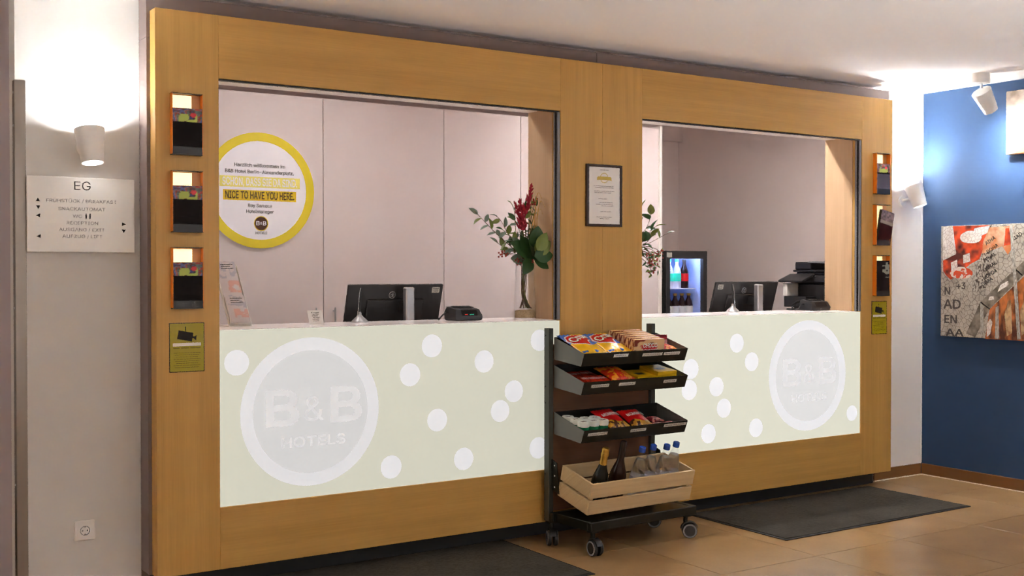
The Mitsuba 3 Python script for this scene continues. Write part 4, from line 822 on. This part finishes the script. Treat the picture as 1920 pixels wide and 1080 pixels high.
def wrap_cols(base, spot, seed, thr=0.55, f=6):
    def fn(u, v):
        n1 = meshkit.fbm(np.stack([u * f, v * f, 0 * u + seed], -1), 3)
        return np.where((n1 > thr)[:, None], spot, base) * (0.85 + 0.3 * n1)[:, None]
    return fn
def printed_box(parent, nm, M, w, d, h, fn):
    """box with a subdivided surface that carries its printed colours: fn(x/w, y/d, z/h, face)"""
    ms, cs = [], []
    for ax_, sg in ((2, 1), (1, -1), (0, -1), (0, 1), (1, 1), (2, -1)):
        def g(u, v):
            c = {2: lambda: (u, v, 0 * u + (sg > 0)), 1: lambda: (u, 0 * u + (sg > 0), v), 0: lambda: (0 * u + (sg > 0), u, v)}[ax_]()
            return np.stack([(c[0] - 0.5) * w, c[1] * d, c[2] * h], -1)
        m, u, v = sheet(24, 16, g); ms.append(m); cs.append(fn(u, v, (ax_, sg)))
    return part(parent, nm, moved(cat(*ms), M), 'vertex_print', False, color=np.vstack(cs))
CREAM, COOK = np.array(lin(226, 186, 138)), np.array(lin(124, 44, 30))
def cookie(u, v, f):
    n1 = meshkit.noise(np.stack([u * 7, v * 4, 0 * u + f[0] * 3.3], -1))
    c = np.where((n1 > (0.60 if f[0] != 0 else 0.48))[:, None], COOK, CREAM)
    if f == (2, 1): c = np.where((u > 0.40)[:, None] & (v > 0.25)[:, None] & (v < .8)[:, None], np.array(lin(250, 226, 214)), np.where((n1 > 0.72)[:, None], COOK, CREAM))
    if f == (1, -1): c = np.where((v < 0.72)[:, None] & (v > 0.70 - 2.6 * (u - 0.18))[:, None] & (u > 0.18)[:, None] & (u < 0.76)[:, None], RED, c)
    return c
for i in range(6):
    t = thing('cookie_box', ['cream cookie box with red front lettering at the front of the top tray', 'cream cookie box right behind the lettered front box', 'cream cookie box, third from the front of the row', 'cream cookie box, fourth from the front of the row', 'cream cookie box, fifth from the front of the row', 'cream cookie box at the rear end of the row, top tray'][i], 'cookie box', 'cookie boxes in the top tray')
    M = tf(1, 0.447, 0.002 + 0.0335 * i, 0.022 + 0.004 * i, 0.0, math.radians(1.5))
    printed_box(t, 'carton', M, 0.200, 0.0315, 0.090, cookie)
    if i == 0:
        FM = M @ frame([0, -0.0002, 0], [1, 0, 0], [0, 0, 1])
        part(t, 'lettering', cat(text('CHOCO', 0.021, FM, 0.005, 0.050, bold=True, stretch=0.9), text('MONSTERS', 0.014, FM, 0.005, 0.028, bold=True)), 'jar_white', False)
t = thing('biscuit_pack', 'small red biscuit pack standing at the right end of the top tray', 'biscuit pack')
DRED = np.array(lin(160, 14, 26))
printed_box(t, 'carton', tf(1, 0.615, 0.10, 0.034, -0.10, math.radians(-8)), 0.095, 0.05, 0.080, lambda u, v, f: np.where(((u > .62) & (v < 0.7) & (v > .15) & (f == (1, -1)))[:, None], np.array(lin(196, 150, 146)), np.where((v > .8)[:, None] & (f == (1, -1)), DRED * .4, DRED) * np.ones((len(u), 1))))
t = thing('biscuit_pack', 'red and orange biscuit bag lying before the red pack, top tray', 'biscuit pack')
m, c = pillow(0.10, 0.11, 0.018, wrap_cols(np.array(lin(196, 40, 30)), np.array(lin(230, 140, 60)), 4, .52), noisy=0.012); rep(t, m, c, tf(1, 0.622, 0.0, 0.045, 0.1, 0.15))
# second tray
ORR, ORY = np.array(lin(206, 52, 28)), np.array(lin(236, 160, 40))
for i, (u, s, z, lb) in enumerate(((0.105, 0.0, 0.040, 'flat red and white snack pack at the left end of the second tray'), (0.185, 0.012, 0.036, 'flat red snack pack beside the orange bag, second tray'), (0.14, 0.098, 0.045, 'dark red snack pack at the rear of the second tray'))):
    t = thing('snack_pack', lb, 'snack pack')
    dk = 1.0 if i < 2 else 0.5
    printed_box(t, 'carton', tf(2, u, s, z, 0.05 * i, math.radians(8)), 0.085 if i < 2 else 0.15, 0.095, 0.016, lambda u, v, f: np.where(((v > .5) & (v < .8) & (np.sin(u * 60) > 0) & (f == (2, 1)))[:, None], WHT, np.where((meshkit.noise(np.stack([u * 6, v * 6, 0 * u + i], -1)) > .6)[:, None], ORR * .5, ORR)) * dk)
t = thing('candy_bag', 'crumpled orange and red candy bag in the middle of the second tray', 'candy bag')
m, c = pillow(0.150, 0.16, 0.022, wrap_cols(ORY, ORR, 3, 0.50, 7), noisy=0.030); rep(t, m, c, tf(2, 0.285, 0.0, 0.055, -0.05, 0.22))
for i, (u, s, z, lb) in enumerate(((0.435, 0.005, 0.030, 'yellow snack box in the second tray, beside the orange bag'), (0.570, 0.005, 0.040, 'yellow snack box at the right end of the second tray'))):
    t = thing('snack_box', lb, 'snack box')
    printed_box(t, 'carton', tf(2, u, s, z - 0.03, 0, math.radians(3)), 0.128, 0.14, 0.066 if i == 0 else 0.075, lambda u, v, f: np.where(((v > .3) & (v < .6) & (u > .3) & (u < .7) & (f == (2, 1)))[:, None], np.array(lin(60, 50, 50)), np.array(lin(226, 178, 26)) * (0.75 + .5 * meshkit.noise(np.stack([u * 3, v * 16, 0 * u], -1)))[:, None]))
# third tray
def jar(i, u, s, lb):
    t = thing('dip_jar', lb, 'jar', 'white-lidded jars in the third tray')
    M = tf(3, u, s, 0.0006)
    part(t, 'pot', moved(lathe([(0, 0), (0.024, 0), (0.0275, 0.004), (0.0275, 0.070), (0, 0.070)], 24), M), 'jar_green')
    M = M @ trimesh.transformations.translation_matrix([0, 0, 0.028])
    part(t, 'lid', moved(lathe([(0, 0.0425), (0.029, 0.0425), (0.029, 0.066), (0.0275, 0.068), (0.025, 0.066), (0, 0.066)], 28), M), 'jar_white')
    part(t, 'lid_print', moved(bar(0.030, 0.012, 0, 0.0, 0.0004), M @ trimesh.transformations.translation_matrix([0, 0, 0.0661])), 'light_grey_ink')
for i, (r, c) in enumerate(((0, 0), (0, 1), (0, 2), (1, 0), (1, 1), (1, 2), (2, 0))):
    jar(i, 0.046 + 0.060 * c, 0.030 + 0.060 * r, 'white-lidded green jar in the third tray, %s row, %s' % (('front', 'middle', 'rear')[r], ('left', 'centre', 'right')[c]))
def red_bag(u, s, yaw, lb, h, z):
    t = thing('chocolate_bag', lb, 'chocolate bag')
    GOLD = np.array(lin(190, 136, 40))
    def fn(a, b):
        n1 = meshkit.fbm(np.stack([a * 6, b * 6, 0 * a + u * 9], -1), 3)
        return np.where((b < 0.30 + 0.06 * np.sin(a * 7))[:, None], np.where((n1 > .5)[:, None], GOLD, np.array(lin(70, 34, 20))), np.array(lin(206, 22, 26)) * (0.8 + .4 * n1)[:, None])
    m, col = pillow(0.138, h, 0.020, fn, noisy=0.014)
    M = tf(3, u, s, z, yaw, 0.38); rep(t, m, col, M)
    tx = meshkit.text_mesh('MOMENTS', 0.022, 0.0006, True); tx.vertices[:, 0] *= 0.70; tx.apply_translation(-tx.bounds.mean(0)); tx.vertices[:, 1] += 0.58 * h
    tx.vertices[:, 2] = pillow_h(tx.vertices[:, 0] / 0.138 + .5, tx.vertices[:, 1] / h, 0.020) + 0.006 + tx.vertices[:, 2]
    part(t, 'lettering', moved(tx, M), 'paper', False)
red_bag(0.278, 0.012, 0.08, 'red chocolate bag next to the jars in the third tray', 0.165, 0.045)
red_bag(0.425, 0.005, 0.03, 'red chocolate bag in the middle of the third tray', 0.155, 0.040)
for i, (u, s, z) in enumerate(((0.548, 0.005, 0.030), (0.595, 0.085, 0.040), (0.640, 0.0, 0.030))):
    t = thing('fruit_bar_bag', ['dark red packet lying at the right of the third tray, nearest the red bags', 'dark red packet topmost on the small pile, third tray', 'dark red packet at the right end of the third tray'][i], 'packet')
    m, col = pillow(0.085, 0.078, 0.012, wrap_cols(np.array(lin(120, 18, 30)), np.array(lin(206, 120, 110)), 3 + i, .56), 24, 24, 0.010); rep(t, m, col, tf(3, u, s, z, 0.12 * i - .1, 0.06), 'wrapper')
# wooden crate with bottles
CT = math.radians(15)
CMx = RM @ frame([0.0, 0.034, 0.192], [1, 0, 0], [0, math.cos(CT), math.sin(CT)])     # x=u, y=depth, z=up (tilted)
CW, CD, CH = 0.672, 0.235, 0.158
cr = thing('wooden_crate', 'pale slatted wooden crate of bottles hung at the foot of the rack', 'crate')
def cp(nm, mesh, m='crate_wood', **kw): return part(cr, nm, moved(mesh, CMx), m, 30, **kw)
for z0, z1 in ((0, 0.070), (0.083, CH)):
    cp('slat', box(0, CW, 0, 0.011, z0, z1, 0.0015)); cp('slat', box(0, CW, CD - 0.011, CD, z0, z1, 0.0015))
    cp('slat', box(0.0005, 0.0125, 0.0113, CD - 0.0113, z0, z1, 0.0015)); cp('slat', box(CW - 0.0125, CW - 0.0005, 0.0113, CD - 0.0113, z0, z1, 0.0015))
for i in range(3): cp('floor_slat', box(0.013, CW - 0.013, 0.014 + 0.071 * i, 0.014 + 0.071 * i + 0.062, 0.0005, 0.009, 0.001))
for x in (0.013, CW - 0.031):
    for y in (0.0115, CD - 0.0295): cp('corner_post', box(x, x + 0.018, y, y + 0.018, 0.0095, CH - 0.012))
for u in (0.002, W - 0.020):
    rp(rk, 'crate_bracket', prism(Polygon([(0, 0), (0.055, 0.015), (0.060, 0.165), (0.018, 0.15)]), 0.004).apply_transform(np.array([[0, 0, 1, u - 0.006 if u < .3 else u + .01], [1, 0, 0, 0.244], [0, 1, 0, 0.26], [0, 0, 0, 1.0]])), 'black_metal')
    if u < 0.3:
        for q in (0.29, 0.345, 0.395): rp(rk, 'screw', moved(lathe([(0, 0), (0.004, 0), (0.003, 0.002), (0, 0.0025)], 10), frame([u - 0.0061, 0.278, q], [0, -1, 0], [0, 0, 1])), 'chrome')
def cf(u, y, z=0.0096): return CMx @ trimesh.transformations.translation_matrix([u, y, z])
def wine(u, y, kind, label):
    t = thing('wine_bottle', label, 'bottle'); M = cf(u, y)
    glass = 'dark_bottle' if kind == 0 else 'brown_bottle'
    part(t, 'glass', moved(lathe([(0, 0), (0.040, 0), (0.042, 0.006), (0.042, 0.100), (0.040, 0.130), (0.030, 0.165), (0.018, 0.200), (0.0150, 0.225), (0.0145, 0.262), (0, 0.262)], 32), M), glass, 50)
    if kind == 0: part(t, 'foil', moved(lathe([(0.0155, 0.205), (0.0185, 0.204), (0.0170, 0.232), (0.0172, 0.246), (0.0195, 0.248), (0.0195, 0.262), (0.0175, 0.266), (0.0185, 0.280), (0.015, 0.288), (0, 0.290)], 24), M), 'gold_foil', label='gold foil neck')
    else: part(t, 'capsule', moved(lathe([(0.0152, 0.215), (0.0165, 0.216), (0.0160, 0.292), (0.014, 0.300), (0, 0.301)], 24), M), mat('capsule_brown', lin(34, 18, 14), 0.35), label='dark brown neck capsule')
wine(0.122, 0.085, 0, 'dark sparkling wine bottle with gold foil neck in the crate'); wine(0.255, 0.110, 1, 'dark brown wine bottle with brown capsule in the crate')
def water_bottle(u, y, label):
    t = thing('water_bottle', label, 'bottle', 'water bottles in the crate'); M = cf(u, y)
    part(t, 'bottle', moved(lathe([(0, 0), (0.034, 0), (0.037, 0.006), (0.037, 0.130), (0.0355, 0.150), (0.030, 0.180), (0.021, 0.208), (0.0135, 0.224), (0.0125, 0.236)], 40), M), 'clear_sheet', 50)
    part(t, 'water', moved(lathe([(0, 0.002), (0.031, 0.002), (0.0335, 0.008), (0.0335, 0.130), (0.032, 0.150), (0.0268, 0.180), (0.0215, 0.197), (0, 0.197)], 40), M), 'water', 50)
    part(t, 'label', moved(lathe([(0.0373, 0.060), (0.0377, 0.061), (0.0377, 0.112), (0.0373, 0.113)], 32), M), 'bottle_label', label='pale label band')
    part(t, 'cap', moved(lathe([(0, 0.236), (0.0162, 0.236), (0.0168, 0.238), (0.0162, 0.260), (0.0145, 0.262), (0, 0.262)], 24), M), 'blue_cap', label='blue screw cap')
for u, y, lb in ((0.390, 0.100, 'nearest the wine bottles'), (0.472, 0.110, 'second from the wine bottles'), (0.550, 0.095, 'third from the wine bottles'), (0.628, 0.110, 'at the right end of the crate')):
    water_bottle(u - 0.012, y, f'clear water bottle with blue cap, {lb}')

# ------------------------------------------------------------------ added lobby and corridor lamps, office ceiling lights
def downlight(x, y, z, r, rad, label, w=1.0):
    t = thing('ceiling_light', label, 'ceiling light')
    M = trimesh.transformations.translation_matrix([x, y, z - 0.0003])
    part(t, 'trim', moved(lathe([(r, 0), (r + 0.02, 0), (r + 0.018, -0.006), (r, -0.008), (r, 0)], 32), M), 'white_lacquer')
    k = part(t, 'diffuser', moved(lathe([(0, -0.004), (r - 0.001, -0.004), (r - 0.001, -0.001), (0, -0.001)], 32), M), 'sign_white')
    scene[k]['emitter'] = glow(rad, w)
for i, (x, y) in enumerate(((-1.6, -2.2), (0.6, -2.4), (2.8, -2.4), (0.2, -4.6), (2.8, -4.6))):  # unseen ceiling lamps, added as fill light for the lobby
    downlight(x, y, ZC, 0.12, WARM * L_LOBBY_FILL, 'added round fill light on the lobby ceiling, %s' % ('far left', 'before the left panel', 'before the rack', 'rear left', 'rear right')[i])
downlight(-1.7, 1.2, ZC, 0.12, NEUTRAL * 22, 'added round fill light on the corridor ceiling at the far left', 0.4)  # unseen lamp added to brighten the return wall
for i, (x, y, f_) in enumerate(((2.25, -3.35, 0.9), (0.6, -5.9, 0.9), (4.0, -4.6, 1.0))):  # unseen uplighters, added to lift the ceiling and upper walls
    t = thing('added_uplighter', 'added drum-shaped fill uplighter on the lobby floor, %s' % ('nearest the reception', 'behind the viewer', 'by the front wall')[i], 'lamp')
    M = trimesh.transformations.translation_matrix([x, y, 0.0005])
    part(t, 'drum', moved(lathe([(0, 0), (0.15, 0), (0.155, 0.01), (0.155, 0.36), (0.150, 0.36), (0.150, 0.33), (0, 0.33)], 36), M), 'white_lacquer')
    k = part(t, 'diffuser', moved(lathe([(0, 0.3305), (0.125, 0.3305), (0.125, 0.338), (0, 0.338)], 36), M), 'sign_white')
    scene[k]['emitter'] = glow(NEUTRAL * L_FLOOR_FILL * f_, 1.5)
for i, (x, y, s) in enumerate(((0.80, 0.80, 0.65), (1.38, 0.66, 1.1), (3.52, 0.56, 6.0))):
    downlight(x, y, ZO, 0.06, COOL * L_OFFICE * s, 'round office ceiling light, %s' % ('left', 'middle', 'right')[i])

# fine print and lettering: joined pieces too small to pick apart
for k in list(scene):
    last = k.split('__')[-1].rstrip('0123456789').rstrip('_')
    if '__' in k and last in ('lettering', 'print', 'print_line', 'painted_lettering', 'painted_script', 'white_lettering', 'brown_lettering', 'pin_hole', 'key_pad'):
        labels.setdefault(k, {})['kind'] = 'stuff'
